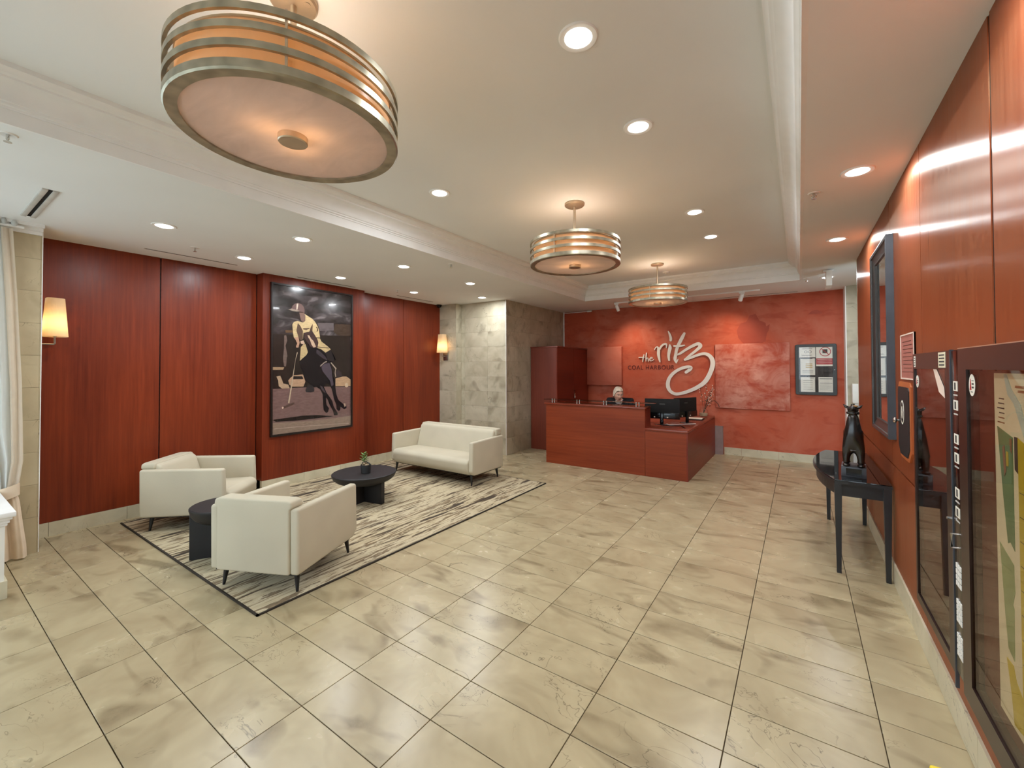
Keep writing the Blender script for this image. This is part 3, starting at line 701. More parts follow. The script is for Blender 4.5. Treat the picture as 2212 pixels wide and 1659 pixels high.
t = empty('track_light', (-1.95, 8.4, ZC), 0, 'white ceiling track with small spotlights facing the red plaster wall', 'track light')
B(-1.25, 1.40, -0.018, 0.018, -0.022, 0.002).build('track', 'white_trim', t)
for x, az in ((-1.2, 0.12), (1.12, -0.25)):
    h = B(x-0.045, x+0.045, -0.02, 0.02, -0.05, -0.02).build('spot_adapter', 'white_trim', t, bevel=0.004)
    MB().tube([(x, 0, -0.05), (x, 0, -0.075)], 0.008, 8).build('spot_stem', 'white_trim', t)
    c0 = Vector((x, 0, -0.07)); d = Vector((az, 0.36, -0.62)).normalized()
    MB().tube([c0-d*0.02, c0, c0+d*0.11, c0+d*0.115], 0.034, 20, rs=[0.026, 0.034, 0.036, 0.030]).build('spot_head', 'white_trim', t, smooth=45)
    sp = bpy.data.lights.new('track_spot', 'SPOT'); sp.energy = 45; sp.spot_size = 1.9; sp.spot_blend = 1.0; sp.color = (1, 0.80, 0.6); sp.shadow_soft_size = 0.03
    so = link('track_spot', sp, t, tuple(c0+d*0.125)); so.rotation_euler = d.to_track_quat('-Z', 'Y').to_euler()

e = empty('exit_sign', (0.357, 7.32, ZC), 0, 'white box exit sign hanging from ceiling near the recess', 'sign')
B(-0.06, 0.06, -0.05, 0.05, -0.02, 0.002).build('ceiling_plate', 'white_trim', e, bevel=0.004)
B(-0.034, 0.034, -0.16, 0.16, -0.235, -0.02).build('housing', 'white', e, bevel=0.006)
c = empty('security_camera', (-6.40, 6.50, ZC), 0, 'small black dome security camera at the corner of the wood panels', 'camera')
MB().lathe([(0.03, -0.03), (0.055, -0.028), (0.058, 0.002)], 24).build('mount', 'plastic', c, smooth=40)
MB().lathe([(0.004, -0.066), (0.02, -0.063), (0.035, -0.052), (0.042, -0.03)], 24).build('dome', 'black_gloss', c, smooth=60)
c = empty('wall_sensor', (-4.12, YB-0.02, ZC-0.02), 0, 'small white wall sensor with conduit at the top of the plaster wall', 'sensor')
B(-0.66, -0.04, -0.006, 0.02, -0.006, 0.006).build('conduit', 'white_trim', c)
MB().tube([(-0.05, 0, 0), (0.06, -0.02, -0.004)], 0.02, 12).build('housing', 'white_trim', c, smooth=45)

# ---------------------------------------------------------------- rug and seating
rg = empty('striped_rug', (-4.73, 3.43, 0), 0, 'beige and brown streaked area rug under the seating group', 'rug')
RW, RD = 3.16, 4.01
n1, n2 = 40, 50
B(-RW/2+0.012, RW/2-0.012, -RD/2+0.012, RD/2-0.012, 0.0, 0.013).build('pile', 'rug', rg, bevel=0.004)
e_ = MB()
for a in ((-RW/2, RW/2, -RD/2, -RD/2+0.014), (-RW/2, RW/2, RD/2-0.014, RD/2), (-RW/2, -RW/2+0.014, -RD/2, RD/2), (RW/2-0.014, RW/2, -RD/2, RD/2)):
    e_.box(a[0], a[1], a[2], a[3], 0.0, 0.012)
e_.build('edge_binding', 'rug_edge', rg, fix=False)

def seat(name, W, D, hb, loc, rz, la, cat, group=None, legh=0.15, z0=0.0145):
    """upholstered seat; local front is +y, origin on the rug at the centre"""
    r = empty(name, (loc[0], loc[1], z0), rz, la, cat, group)
    b0, ha, ta = legh, 0.645, 0.075
    for s_ in (-1, 1):
        # arm panel: slightly waisted slab, rounded front corner
        pr = [(-D/2+0.005, b0), (D/2-0.075, b0), (D/2-0.015, b0+0.06), (D/2-0.03, ha-0.012), (-D/2, ha+0.006)]
        mb = MB().prism(pr, s_*W/2, s_*(W/2-ta), 'x')
        mb.build('arm', 'cream', r, bevel=0.022, seg=4, smooth=60)
    iw = W/2-ta+0.006
    pr = [(-D/2+0.02, b0), (D/2-0.06, b0), (D/2+0.0, b0+0.07), (D/2+0.025, 0.335), (D/2-0.03, 0.385), (-D/2+0.22, 0.37), (-D/2+0.1, 0.30)]
    MB().prism(pr, -iw, iw, 'x').build('seat_cushion', 'cream', r, bevel=0.03, seg=4, smooth=60)
    bw = W/2-0.045
    out = [(-iw, b0+0.004), (iw, b0+0.004), (iw, ha-0.005), (bw, ha+0.014), (bw-0.008, hb-0.01), (bw-0.045, hb), (-bw+0.045, hb), (-bw+0.008, hb-0.01), (-bw, ha+0.014), (-iw, ha-0.005)]
    MB().prism(out, -D/2-0.012, -D/2+0.12, 'y').build('backrest', 'cream', r, bevel=0.024, seg=4, smooth=60)
    wedge = [(-D/2+0.05, 0.30), (-D/2+0.27, 0.345), (-D/2+0.17, hb-0.045), (-D/2+0.13, hb-0.012), (-D/2+0.05, hb-0.02)]
    MB().prism(wedge, -iw+0.002, iw-0.002, 'x').build('back_cushion', 'cream', r, bevel=0.03, seg=4, smooth=60)
    B(-W/2+0.03, W/2-0.03, -D/2+0.03, D/2-0.09, b0-0.012, b0+0.03).build('base_frame', 'black_leg', r)
    for sx in (-1, 1):
        for sy in (-1, 1):
            x, y = sx*(W/2-0.075), sy*(D/2-0.09)
            MB().tube([(x+sx*0.016, y+sy*0.016, 0), (x, y, b0+0.0)], 0.02, 12, rs=[0.010, 0.023]).build('leg', 'black_leg', r, smooth=50)
    return r
def dir_rz(dx, dy): return math.atan2(dy, dx)-PI/2
seat('armchair', 0.77, 0.835, 0.712, (-3.66, 1.927), dir_rz(-0.408, 0.912), 'cream armchair turned away, its back beside the drum-shaped side table', 'armchair', 'cream armchairs on the rug')
seat('armchair', 0.77, 0.835, 0.712, (-5.70, 2.0), dir_rz(0.737, 0.676), 'cream armchair standing with its back to the dark wood panels', 'armchair', 'cream armchairs on the rug')
seat('sofa', 1.76, 0.78, 0.755, (-4.79, 5.01), PI, 'cream two-seat sofa standing at the end of the rug by the stone wall', 'sofa')

def pedestal(name, loc, rz, R, h, depth, la, cat, legr, lt):
    r = empty(name, (loc[0], loc[1], 0.013), rz, la, cat)
    prof = [(0.01, h-0.02-depth)]
    for t in range(1, 7):
        a = PI/2*t/6; prof.append((R*0.985*math.sin(a), h-0.03-depth*math.cos(a)))
    prof += [(R, h-0.02), (R, h-0.006), (R-0.008, h), (0.01, h)]
    MB().lathe(prof, 64).build('table_top', 'black_wood', r, smooth=30)
    for k in range(2):
        c, s_ = (1, 0) if k == 0 else (0, 1)
        mb = MB()
        if k == 0: mb.box(-legr, legr, -lt, lt, 0, h-0.03)
        else: mb.box(-lt, lt, -legr, legr, 0, h-0.03)
        mb.build('slab_leg', 'black_wood', r, bevel=0.004, seg=1)
    return r
pedestal('coffee_table', (-4.69, 3.41), 0.166, 0.395, 0.375, 0.13, 'low round black coffee table with crossed slab legs on the rug', 'coffee table', 0.31, 0.03)
pedestal('side_table', (-4.43, 1.72), 1.02, 0.265, 0.47, 0.15, 'small round black side table between the two armchairs', 'side table', 0.258, 0.03)

p = empty('plant_pot', (-4.62, 3.38, 0.388), 0.3, 'small dark pot with pale stones and green sprig on the coffee table', 'potted plant')
MB().lathe([(0.045, 0), (0.058, 0.004), (0.064, 0.1), (0.064, 0.108), (0.056, 0.108), (0.054, 0.09), (0.01, 0.088)], 28, caps=True).build('pot', 'pot', p, smooth=40)
MB().tube([(-0.062, 0, 0.09), (-0.05, 0, 0.13), (0, 0, 0.145), (0.05, 0, 0.13), (0.062, 0, 0.09)], 0.006, 8).build('handle', 'pot', p, smooth=50)
for k in range(7):
    a = k*0.9; MB().sphere((0.03*math.cos(a), 0.03*math.sin(a), 0.105+0.02*(k % 2)), (0.02, 0.018, 0.015), 8, 5).build('pebble', 'pebble', p, smooth=70)
MB().tube([(-0.01, 0, 0.09), (-0.03, 0, 0.18), (-0.035, 0.01, 0.26)], 0.004, 6).build('stem', 'green', p)
random.seed(3)
for k in range(22):
    a = k*2.4; h = 0.13+0.125*(k/22.0); R_ = 0.055*(1-0.4*k/22)
    b = Vector((-0.03, 0.004, h)); d = Vector((math.cos(a), math.sin(a), 0.55)).normalized(); sd = Vector((-math.sin(a), math.cos(a), 0))
    tip = b+d*R_*1.5; mid = b+d*R_*0.8
    MB().add([b, mid+sd*0.016+Vector((0, 0, .004)), tip, mid-sd*0.016+Vector((0, 0, .004)), mid-Vector((0, 0, .003))], [(0, 1, 4), (1, 2, 4), (2, 3, 4), (3, 0, 4), (0, 3, 2, 1)]).build('leaf', 'green', p)
# ---------------------------------------------------------------- framed polo picture on the bay
PY0, PY1, PZ0, PZ1 = 3.020, 4.291, 0.772, 2.946
pc = empty('framed_picture', (BX, (PY0+PY1)/2, PZ0), 0, 'tall dark-framed photograph of polo player on a galloping horse', 'picture')
W2, HH = (PY1-PY0)/2, PZ1-PZ0
fr = frame_yz(0.0, 0.034, -W2-0.024, W2+0.024, -0.026, HH+0.026, 0.0235, 0.0235, 0.0255, 0.0255)
fr.build('frame', plain('dark_brown_picture_frame', (26, 17, 13), 0.35), pc, fix=False)
B(0.0, 0.018, -W2, W2, 0, HH).build('sky_print', 'print_sky', pc)
for k, (nm, c, pts) in enumerate(ART):
    x = 0.0185+0.00012*(k+1)
    poly = [(-W2+u/1000.0*2*W2, v/1000.0*HH) for u, v in pts]
    MB().prism(poly, 0.0175, x, 'x').build(nm, art_mat(c), pc)
B(0.0262, 0.0285, -W2, W2, 0, HH).build('glazing', 'picture_glass', pc)

# ---------------------------------------------------------------- tall cabinet by the back wall
cb = empty('tall_cabinet', (-4.485, 8.43, 0), 0, 'tall reddish wood cabinet in the corner behind the reception desk', 'cabinet')
B(-0.32, 0.30, -0.77, 0.77, 0.0, 2.15).build('body', 'cabinet', cb)
B(-0.325, 0.335, -0.785, 0.775, 2.15, 2.18).build('top', 'cabinet', cb, bevel=0.003)
for y0, y1 in ((-0.768, -0.002), (0.002, 0.768)):
    B(0.30, 0.32, y0, y1, 0.08, 2.145).build('door', 'desk_side', cb)
lk = MB().lathe([(0.018, 0), (0.024, 0.004), (0.024, 0.045), (0.018, 0.05)], 14, c=(0, 0, 0)).build('padlock', 'chrome', cb, (0.345, 0.0, 1.06), smooth=40)
MB().tube([(-0.0, -0.014, 0.045), (0, -0.014, 0.085), (0, 0, 0.1), (0, 0.014, 0.085), (0, 0.014, 0.045)], 0.005, 8).build('shackle', 'chrome', lk, smooth=50)
for s_ in (-1, 1):
    MB().tube([(0.32, s_*0.03, 1.13), (0.345, s_*0.03, 1.13), (0.345, s_*0.03, 1.23), (0.32, s_*0.03, 1.23)], 0.006, 8).build('handle', 'chrome', cb, smooth=50)

# ---------------------------------------------------------------- reception desk
D0, D1, DM, DF = -3.865, -1.405, -2.05, 6.68
dk = empty('reception_desk', (D0, DF, 0), 0, 'L-shaped reddish wood reception desk with raised counter and low wing', 'reception desk')
L = DM-D0; L2 = D1-D0
B(0, L-0.002, 0, 0.04, 0, 1.062).build('front_panel', 'desk', dk)
B(L+0.002, L2-0.02, 0, 0.04, 0, 0.725).build('front_panel', 'desk', dk)
B(0, 0.03, 0.04, 0.75, 0, 1.06).build('end_panel', 'desk_side', dk)
B(-0.03, L+0.01, -0.02, 0.30, 1.062, 1.092).build('counter_top', 'desk_top', dk, bevel=0.004)
B(L-0.035, L, 0.04, 0.30, 0.755, 1.062).build('counter_end', 'desk_side', dk)
B(0.03, L-0.035, 0.26, 0.29, 0.0, 1.06).build('counter_back', 'desk', dk)
B(L-0.0, L2, -0.012, 2.46, 0.728, 0.765).build('wing_top', 'desk_top', dk, bevel=0.004)
B(0.03, L-0.0, 0.29, 0.85, 0.728, 0.76).build('work_top', 'desk_top', dk, bevel=0.003)
B(L2-0.02, L2, 0.0, 2.45, 0, 0.725).build('side_panel', 'desk_side', dk)
B(L2-0.02, L2+0.14, 2.46, 2.525, 0, 0.56).build('end_filler', 'laminate_grey', dk)
B(L, L+0.03, 0.85, 2.45, 0, 0.725).build('inner_panel', 'desk_side', dk)
gl = empty('glass_shelf', (D0, DF, 1.092), 0, 'clear glass ledge raised on paired chrome posts along the counter', 'glass shelf')
B(-0.06, L+0.14, 0.02, 0.26, 0.052, 0.062).build('glass_plate', 'green_glass', gl, bevel=0.002)
for x in (0.12, 0.62, 1.12, 1.68):
    for q in (-0.024, 0.024):
        MB().lathe([(0.011, 0), (0.011, 0.03), (0.008, 0.032), (0.008, 0.042), (0.012, 0.044), (0.012, 0.07)], 14).build('post', 'chrome', gl, (x+q, 0.06, 0), smooth=40)

def monitor(loc, rz, la, stand):
    r = empty('computer_monitor', loc, rz, la, 'monitor', 'monitors on the desk wing')
    # local: screen faces +y, back faces -y
    B(-0.285, 0.285, -0.012, 0.012, 0.09, 0.43).build('screen_housing', 'plastic', r, bevel=0.006)
    B(-0.275, 0.275, 0.0115, 0.0135, 0.105, 0.42).build('screen', 'screen', r)
    B(-0.28, 0.28, -0.03, -0.01, 0.095, 0.2).build('connector_bulge', 'black_gloss', r, bevel=0.008)
    B(-0.15, 0.15, -0.0145, -0.011, 0.374, 0.380).build('vent_groove', 'black', r)
    B(-0.04, 0.05, -0.0135, -0.011, 0.33, 0.352).build('maker_mark', 'frame_grey', r)
    B(-0.028, 0.028, -0.055, -0.022, 0.012, 0.2).build('stand_neck', 'black_gloss', r, bevel=0.006)
    MB().lathe([(0.02, 0.016), (0.125, 0.008), (0.13, 0.0), (0.02, 0.0)], 32, c=(0, -0.02, 0), sy=0.8).build('stand_base', 'black_gloss', r, smooth=40)
    for x in (-0.12, 0.09):
        MB().sphere((x, -0.033, 0.12), (0.014, 0.006, 0.01), 8, 5).build('plug', 'petal', r, smooth=60)
monitor((-1.94, 7.28, 0.765), 0.10, 'black monitor seen from behind beside the raised counter', 0)
monitor((-1.665, 7.74, 0.765), 1.1, 'black monitor turned aside, farther along the desk wing', 1)
cbk = MB().tube([(-1.95, 7.2, 0.772), (-1.88, 7.12, 0.772), (-1.75, 7.1, 0.772), (-1.62, 7.2, 0.772), (-1.55, 7.05, 0.772), (-1.5, 6.95, 0.772)], 0.006, 6)
tag(cbk.build('power_cable', 'plastic', smooth=50), 'black power cable loose on the desk wing', 'cable')
wc = MB().tube([(-1.86, 7.2, 0.776), (-1.83, 7.15, 0.79), (-1.80, 7.17, 0.776), (-1.68, 7.3, 0.774), (-1.52, 7.5, 0.774), (-1.46, 7.56, 0.774)], 0.006, 6)
tag(wc.build('data_cable', 'vent', smooth=50), 'pale data cable trailing across the desk wing', 'cable')
kb = empty('paper_tray', (-1.6, 8.3, 0.765), 0.05, 'flat dark tray of papers on the desk wing before the vase', 'tray')
B(-0.16, 0.13, -0.13, 0.16, 0, 0.012).build('tray_base', 'plastic', kb, bevel=0.003)
B(-0.14, 0.11, -0.11, 0.14, 0.012, 0.018).build('paper', 'offwhite_paper', kb)

v = empty('flower_vase', (-1.56, 8.83, 0.765), 0, 'glass vase of blossom twigs at the far end of the desk wing', 'vase')
MB().lathe([(0.05, 0.0), (0.075, 0.01), (0.085, 0.06), (0.075, 0.12), (0.05, 0.16), (0.06, 0.19), (0.056, 0.19), (0.046, 0.16), (0.07, 0.12), (0.08, 0.06), (0.07, 0.015), (0.02, 0.01)], 28, caps=False).build('glass_vessel', 'glass', v, smooth=50)
MB().lathe([(0.01, 0.012), (0.068, 0.014), (0.076, 0.05), (0.074, 0.07), (0.01, 0.07)], 24).build('water_pebbles', 'pebble', v, smooth=50)
random.seed(11)
for k in range(9):
    a = random.uniform(0, 2*PI); sp = random.uniform(0.06, 0.2); h = random.uniform(0.34, 0.62)
    if k < 4: a = random.uniform(-0.7, 0.5); sp = random.uniform(0.12, 0.26); h = random.uniform(0.5, 0.68)
    tip = Vector((sp*math.cos(a), sp*math.sin(a)*0.6, h))
    tw = MB().tube([(0, 0, 0.06), tuple(tip*0.45+Vector((0, 0, 0.1))), tuple(tip)], 0.003, 5).build('twig', 'twig', v)
    for q in range(6):
        t_ = 0.55+0.09*q; b = tip*t_+Vector((random.uniform(-.025, .025), random.uniform(-.025, .025), random.uniform(-.01, .03)))
        MB().sphere(tuple(b), random.uniform(0.006, 0.011), 6, 4).build('blossom', 'petal', tw, smooth=70)
    if k > 3:
        for q in range(3):
            b = tip*(0.5+0.12*q); d = Vector((random.uniform(-1, 1), random.uniform(-1, 1), 0.3)).normalized()*0.05; sd = Vector((-d.y, d.x, 0))*0.35
            MB().add([b, b+d*0.5+sd, b+d, b+d*0.5-sd, b+d*0.5+Vector((0, 0, 0.008))], [(0, 1, 4), (1, 2, 4), (2, 3, 4), (3, 0, 4), (0, 3, 2, 1)]).build('leaf', 'leaf_dark', tw)
MB().tube([(0.0, 0, 0.1), (0.12, 0, 0.3), (0.2, 0.0, 0.32), (0.26, 0, 0.26), (0.28, 0, 0.2)], 0.006, 6).build('drooping_stem', 'twig', v, smooth=50)

# ---------------------------------------------------------------- red wall: canvases, lettering, notice case
def canvas(x0, x1, z0, z1, d, mat, la):
    o = empty('wall_canvas', ((x0+x1)/2, YB, (z0+z1)/2), 0, la, 'canvas')
    w, h = (x1-x0)/2, (z1-z0)/2
    B(-w, w, -d, -0.006, -h, h).build('painted_canvas', mat, o, bevel=0.004)
    B(-w+0.03, w-0.03, -0.02, 0.0, -h+0.03, h-0.03).build('stretcher', 'cabinet', o)
canvas(-4.16, -3.32, 1.325, 2.205, 0.09, 'canvas_red', 'plain red textured canvas beside the tall cabinet')
canvas(-1.395, -0.14, 0.92, 2.185, 0.035, 'canvas_cloud', 'square red canvas with cloudy pale streaks beside the notice case')
sg = empty('wall_lettering', (-2.3, YB, 1.7), 0, 'large white handwritten script sign with dark small capitals beneath', 'sign')
def stroke(mb, pts, y0, y1):
    # smooth variable-width ribbon with rounded ends, extruded
    P_ = []
    for i in range(len(pts)-1):
        p0 = pts[max(i-1, 0)]; p1 = pts[i]; p2 = pts[i+1]; p3 = pts[min(i+2, len(pts)-1)]
        for q in range(5):
            t = q/5.0
            P_.append(tuple(0.5*((2*b)+(-a+c)*t+(2*a-5*b+4*c-d)*t*t+(-a+3*b-3*c+d)*t**3) for a, b, c, d in zip(p0, p1, p2, p3)))
    P_.append(pts[-1]); Lf, Rt = [], []
    for i, (x, z, w) in enumerate(P_):
        a = P_[max(i-1, 0)]; b = P_[min(i+1, len(P_)-1)]
        d = Vector((b[0]-a[0], b[1]-a[1])); d.normalize(); nn = Vector((-d.y, d.x))*w/2
        Lf.append((x+nn.x, z+nn.y)); Rt.append((x-nn.x, z-nn.y))
    n = len(P_)
    vs = [(x, y0, z) for x, z in Lf]+[(x, y0, z) for x, z in Rt]+[(x, y1, z) for x, z in Lf]+[(x, y1, z) for x, z in Rt]
    fs = []
    for i in range(n-1):
        fs += [(i, i+1, n+i+1, n+i), (2*n+i, 3*n+i, 3*n+i+1, 2*n+i+1), (i, 2*n+i, 2*n+i+1, i+1), (n+i, n+i+1, 3*n+i+1, 3*n+i)]
    fs += [(0, n, 3*n, 2*n), (n-1, 3*n-1, 4*n-1, 2*n-1)]
    mb.add(vs, fs)
    for (x, z, w), e in ((P_[0], 1), (P_[-1], 2)):
        mb.prism([(x+w/2*math.cos(2*PI*i/14), z+w/2*math.sin(2*PI*i/14)) for i in range(14)], y0-0.0007*e, y1, 'y')
for nm, ss in SIGN.items():
    mb = MB()
    for k, s_ in enumerate(ss): stroke(mb, [(x+2.3, z-1.7, w) for x, z, w in s_], -0.030-0.002*k, -0.012)
    mb.build(nm.rstrip('12'), 'letter_white', sg)
cu = bpy.data.curves.new('small_capitals', 'FONT'); cu.body = 'COAL HARBOUR'; cu.size = 0.128; cu.extrude = 0.004; cu.space_character = 1.16
to = bpy.data.objects.new('small_capitals', cu); COL.objects.link(to)
bpy.context.view_layer.update()
me = bpy.data.meshes.new_from_object(to.evaluated_get(bpy.context.evaluated_depsgraph_get()))
xs = [v_.co.x for v_ in me.vertices]; sc = 1.005/(max(xs)-min(xs)); zmax = max(v_.co.y for v_ in me.vertices)
for v_ in me.vertices:
    x, y, z = v_.co; v_.co = (-3.197+2.3+(x-min(xs))*sc, -0.006-z, 1.686-1.7+y*0.092/zmax)
me.materials.clear(); me.materials.append(M['letter_dark'])
bpy.data.objects.remove(to)
bm = bmesh.new(); bm.from_mesh(me); bm.verts.ensure_lookup_table(); seen = set()
for v0 in bm.verts:                                   # one mesh for each capital
    if v0.index in seen: continue
    isl = []; todo = [v0]; seen.add(v0.index)
    while todo:
        q = todo.pop(); isl.append(q)
        for e in q.link_edges:
            w_ = e.other_vert(q)
            if w_.index not in seen: seen.add(w_.index); todo.append(w_)
    ix = {q.index: i for i, q in enumerate(isl)}
    fs_ = {f_ for q in isl for f_ in q.link_faces}
    MB().add([tuple(q.co) for q in isl], [tuple(ix[p.index] for p in f_.verts) for f_ in fs_]).build('capital_letter', 'letter_dark', sg)
bm.free(); bpy.data.meshes.remove(me)

nb = empty('notice_case', (-0.057, YB, 1.226), 0, 'black-framed glazed notice case with papers on the red wall', 'notice board')
NW, NH = 0.607, 0.911
def rrect(x0, x1, z0, z1, r, n=6):
    o = []
    for cx, cz, a0 in ((x1-r, z1-r, 0), (x0+r, z1-r, PI/2), (x0+r, z0+r, PI), (x1-r, z0+r, 3*PI/2)):
        for i in range(n+1): a = a0+PI/2*i/n; o.append((cx+r*math.cos(a), cz+r*math.sin(a)))
    return o
MB().prism(rrect(0, NW, 0, NH, 0.03), -0.03, 0, 'y').build('case_body', 'black', nb)
fo, fi = rrect(0.006, NW-0.006, 0.006, NH-0.006, 0.028), rrect(0.054, NW-0.06, 0.054, NH-0.048, 0.006)
mb = MB(); n = len(fo)
mb.loft([[(x, -0.03, z) for x, z in fo], [(x, -0.055, z) for x, z in fo], [(x, -0.055, z) for x, z in fi], [(x, -0.034, z) for x, z in fi]], caps=False).build('door_frame', 'board_frame', nb)
B(0.04, NW-0.04, -0.034, -0.029, 0.04, NH-0.04).build('backing', 'board_back', nb)
def paper(x0, x1, z0, z1, mat='offwhite_paper', y=-0.0365):
    return B(x0+0.057, x1+0.057, y, y+0.003, z0-1.226, z1-1.226).build('paper', mat, nb)
def line(par, x0, x1, z0, z1, mat='ink', y=-0.0375): return B(x0+0.057, x1+0.057, y, y+0.002, z0-1.226, z1-1.226).build('printed_line', mat, par)
def ringz(x, z, r0, r1, y, mat, par, nm='printed_ring'):
    a = [(x+0.057+r1*math.cos(2*PI*i/28), z-1.226+r1*math.sin(2*PI*i/28)) for i in range(28)]
    b = [(x+0.057+r0*math.cos(2*PI*i/28), z-1.226+r0*math.sin(2*PI*i/28)) for i in range(28)]
    return MB().loft([[(p, y+.001, q) for p, q in a], [(p, y, q) for p, q in a], [(p, y, q) for p, q in b], [(p, y+.001, q) for p, q in b]], caps=False).build(nm, mat, par)
q = paper(0.004, 0.245, 1.90, 2.086); ringz(0.165, 2.0, 0.018, 0.024, -0.0375, 'ink', q); ringz(0.105, 2.0, 0.018, 0.024, -0.0375, 'ink', q)
line(q, 0.05, 0.2, 2.055, 2.062); line(q, 0.04, 0.19, 1.935, 1.942)
q = paper(0.253, 0.494, 1.743, 2.085, y=-0.038)
ringz(0.386, 2.0, 0.072, 0.083, -0.0395, 'red', q); B(0.405, 0.475, -0.0395, -0.038, 0.745, 0.815).build('printed_pictogram', 'ink', q)
MB().prism([(0.385, 0.825), (0.393, 0.833), (0.505, 0.716), (0.497, 0.708)], -0.040, -0.0385, 'y').build('printed_bar', 'red', q)
line(q, 0.256, 0.492, 1.772, 1.883, 'red', -0.039)
for k in range(3): line(q, 0.27, 0.48, 1.862-0.032*k, 1.867-0.032*k, 'offwhite_paper', -0.0395)
q = paper(0.02, 0.237, 1.584, 1.883); line(q, 0.03, 0.2, 1.872, 1.881, 'black')
for k in range(3): line(q, 0.1, 0.2, 1.775-0.03*k, 1.790-0.03*k, 'tan_ink')
for k in range(3): line(q, 0.05, 0.21, 1.660-0.02*k, 1.664-0.02*k)
q = paper(0.022, 0.235, 1.279, 1.547)
for k in range(5): line(q, 0.06, 0.2, 1.485-0.04*k, 1.489-0.04*k)
line(q, 0.16, 0.22, 1.525, 1.533)
q = paper(0.284, 0.49, 1.282, 1.55); line(q, 0.30, 0.48, 1.515, 1.524, 'black'); line(q, 0.305, 0.48, 1.437, 1.444)
for k in range(5): line(q, 0.305, 0.47, 1.41-0.022*k, 1.413-0.022*k)
B(0.05, NW-0.055, -0.050, -0.047, 0.05, NH-0.045).build('glass_door', 'glass', nb)
MB().lathe([(0.008, 0), (0.008, 0.01)], 14).build('lock', 'chrome', nb, (0.57, -0.058, 0.45)).rotation_euler = (PI/2, 0, 0)

dsp = empty('wall_dispenser', (0.79, 8.88, 1.0), 0, 'white wall-mounted dispenser on the stone beside the red wall', 'dispenser')
B(-0.07, 0.09, -0.13, 0.0, 0.13, 0.45).build('housing', 'white', dsp, bevel=0.012)
B(-0.04, 0.06, -0.12, -0.02, 0.09, 0.13).build('nozzle', 'vent', dsp, bevel=0.006)
# ---------------------------------------------------------------- mirror on the right wall
mr = empty('wall_mirror', (XR, 4.765, 1.16), 0, 'tall rectangular mirror in wide dark frame on lacquered wood wall', 'mirror')
MW, MH, MT_ = 0.435, 1.61, 0.045
def frame_loft(w0, h0, steps):
    rings = []
    for inset, x in steps:
        rings.append([(x, -w0+inset, inset), (x, w0-inset, inset), (x, w0-inset, h0-inset), (x, -w0+inset, h0-inset)])
    return MB().loft(rings, caps=False)
frame_loft(MW, MH, [(0.0, 0.0), (0.0, -MT_), (0.012, -MT_-0.004)]).build('frame_side', 'frame_edge', mr)
frame_loft(MW, MH, [(0.012, -MT_-0.004), (0.03, -MT_), (0.033, -0.036), (0.085, -0.02), (0.09, -0.026), (0.10, -0.024), (0.105, -0.014)]).build('frame_moulding', 'frame_grey', mr)
B(-0.014, -0.010, -MW+0.1, MW-0.1, 0.1, MH-0.1).build('mirror_glass', 'mirror', mr)
B(-0.010, 0.0, -MW+0.02, MW-0.02, 0.02, MH-0.02).build('backing', 'black', mr)

# ---------------------------------------------------------------- console table, statue
ct = empty('console_table', (XR-0.014, 5.19, 0), 0, 'black half-moon console table with glass top against the wood wall', 'console table')
YH = 0.765
def bow(d0, dm, n=20):
    return [(-(d0+(dm-d0)*(1-(2*i/n-1)**2)), -YH+2*YH*i/n) for i in range(n+1)]
out = bow(0.37, 0.50)
MB().prism([(0, -YH), ]+out+[(0, YH)], 0.748, 0.772, 'z').build('table_top', 'table_black', ct)
out2 = bow(0.366, 0.496)
MB().prism([(-0.002, -YH+0.004)]+[(x, y*0.995) for x, y in out2]+[(-0.002, YH-0.004)], 0.7725, 0.780, 'z').build('glass_top', 'table_glass', ct, bevel=0.001, seg=1)
i0 = [(x+0.012, y*0.97) for x, y in bow(0.355, 0.485)]; i1 = [(x+0.034, y*0.95) for x, y in bow(0.355, 0.485)]
MB().prism(i0+i1[::-1], 0.645, 0.748, 'z').build('front_apron', 'table_black', ct)
for s_ in (-1, 1):
    B(-0.345, -0.03, s_*(YH-0.035)-0.011, s_*(YH-0.035)+0.011, 0.645, 0.748).build('end_apron', 'table_black', ct)
for x in (-0.345, -0.03):
    for y in (-YH+0.025, YH-0.025):
        mb = MB(); a, b = 0.026, 0.0155
        mb.add([(x-b, y-b, 0), (x+b, y-b, 0), (x+b, y+b, 0), (x-b, y+b, 0), (x-a, y-a, 0.748), (x+a, y-a, 0.748), (x+a, y+a, 0.748), (x-a, y+a, 0.748)],
               [(0, 3, 2, 1), (4, 5, 6, 7), (0, 1, 5, 4), (1, 2, 6, 5), (2, 3, 7, 6), (3, 0, 4, 7)]).build('leg', 'table_black', ct)

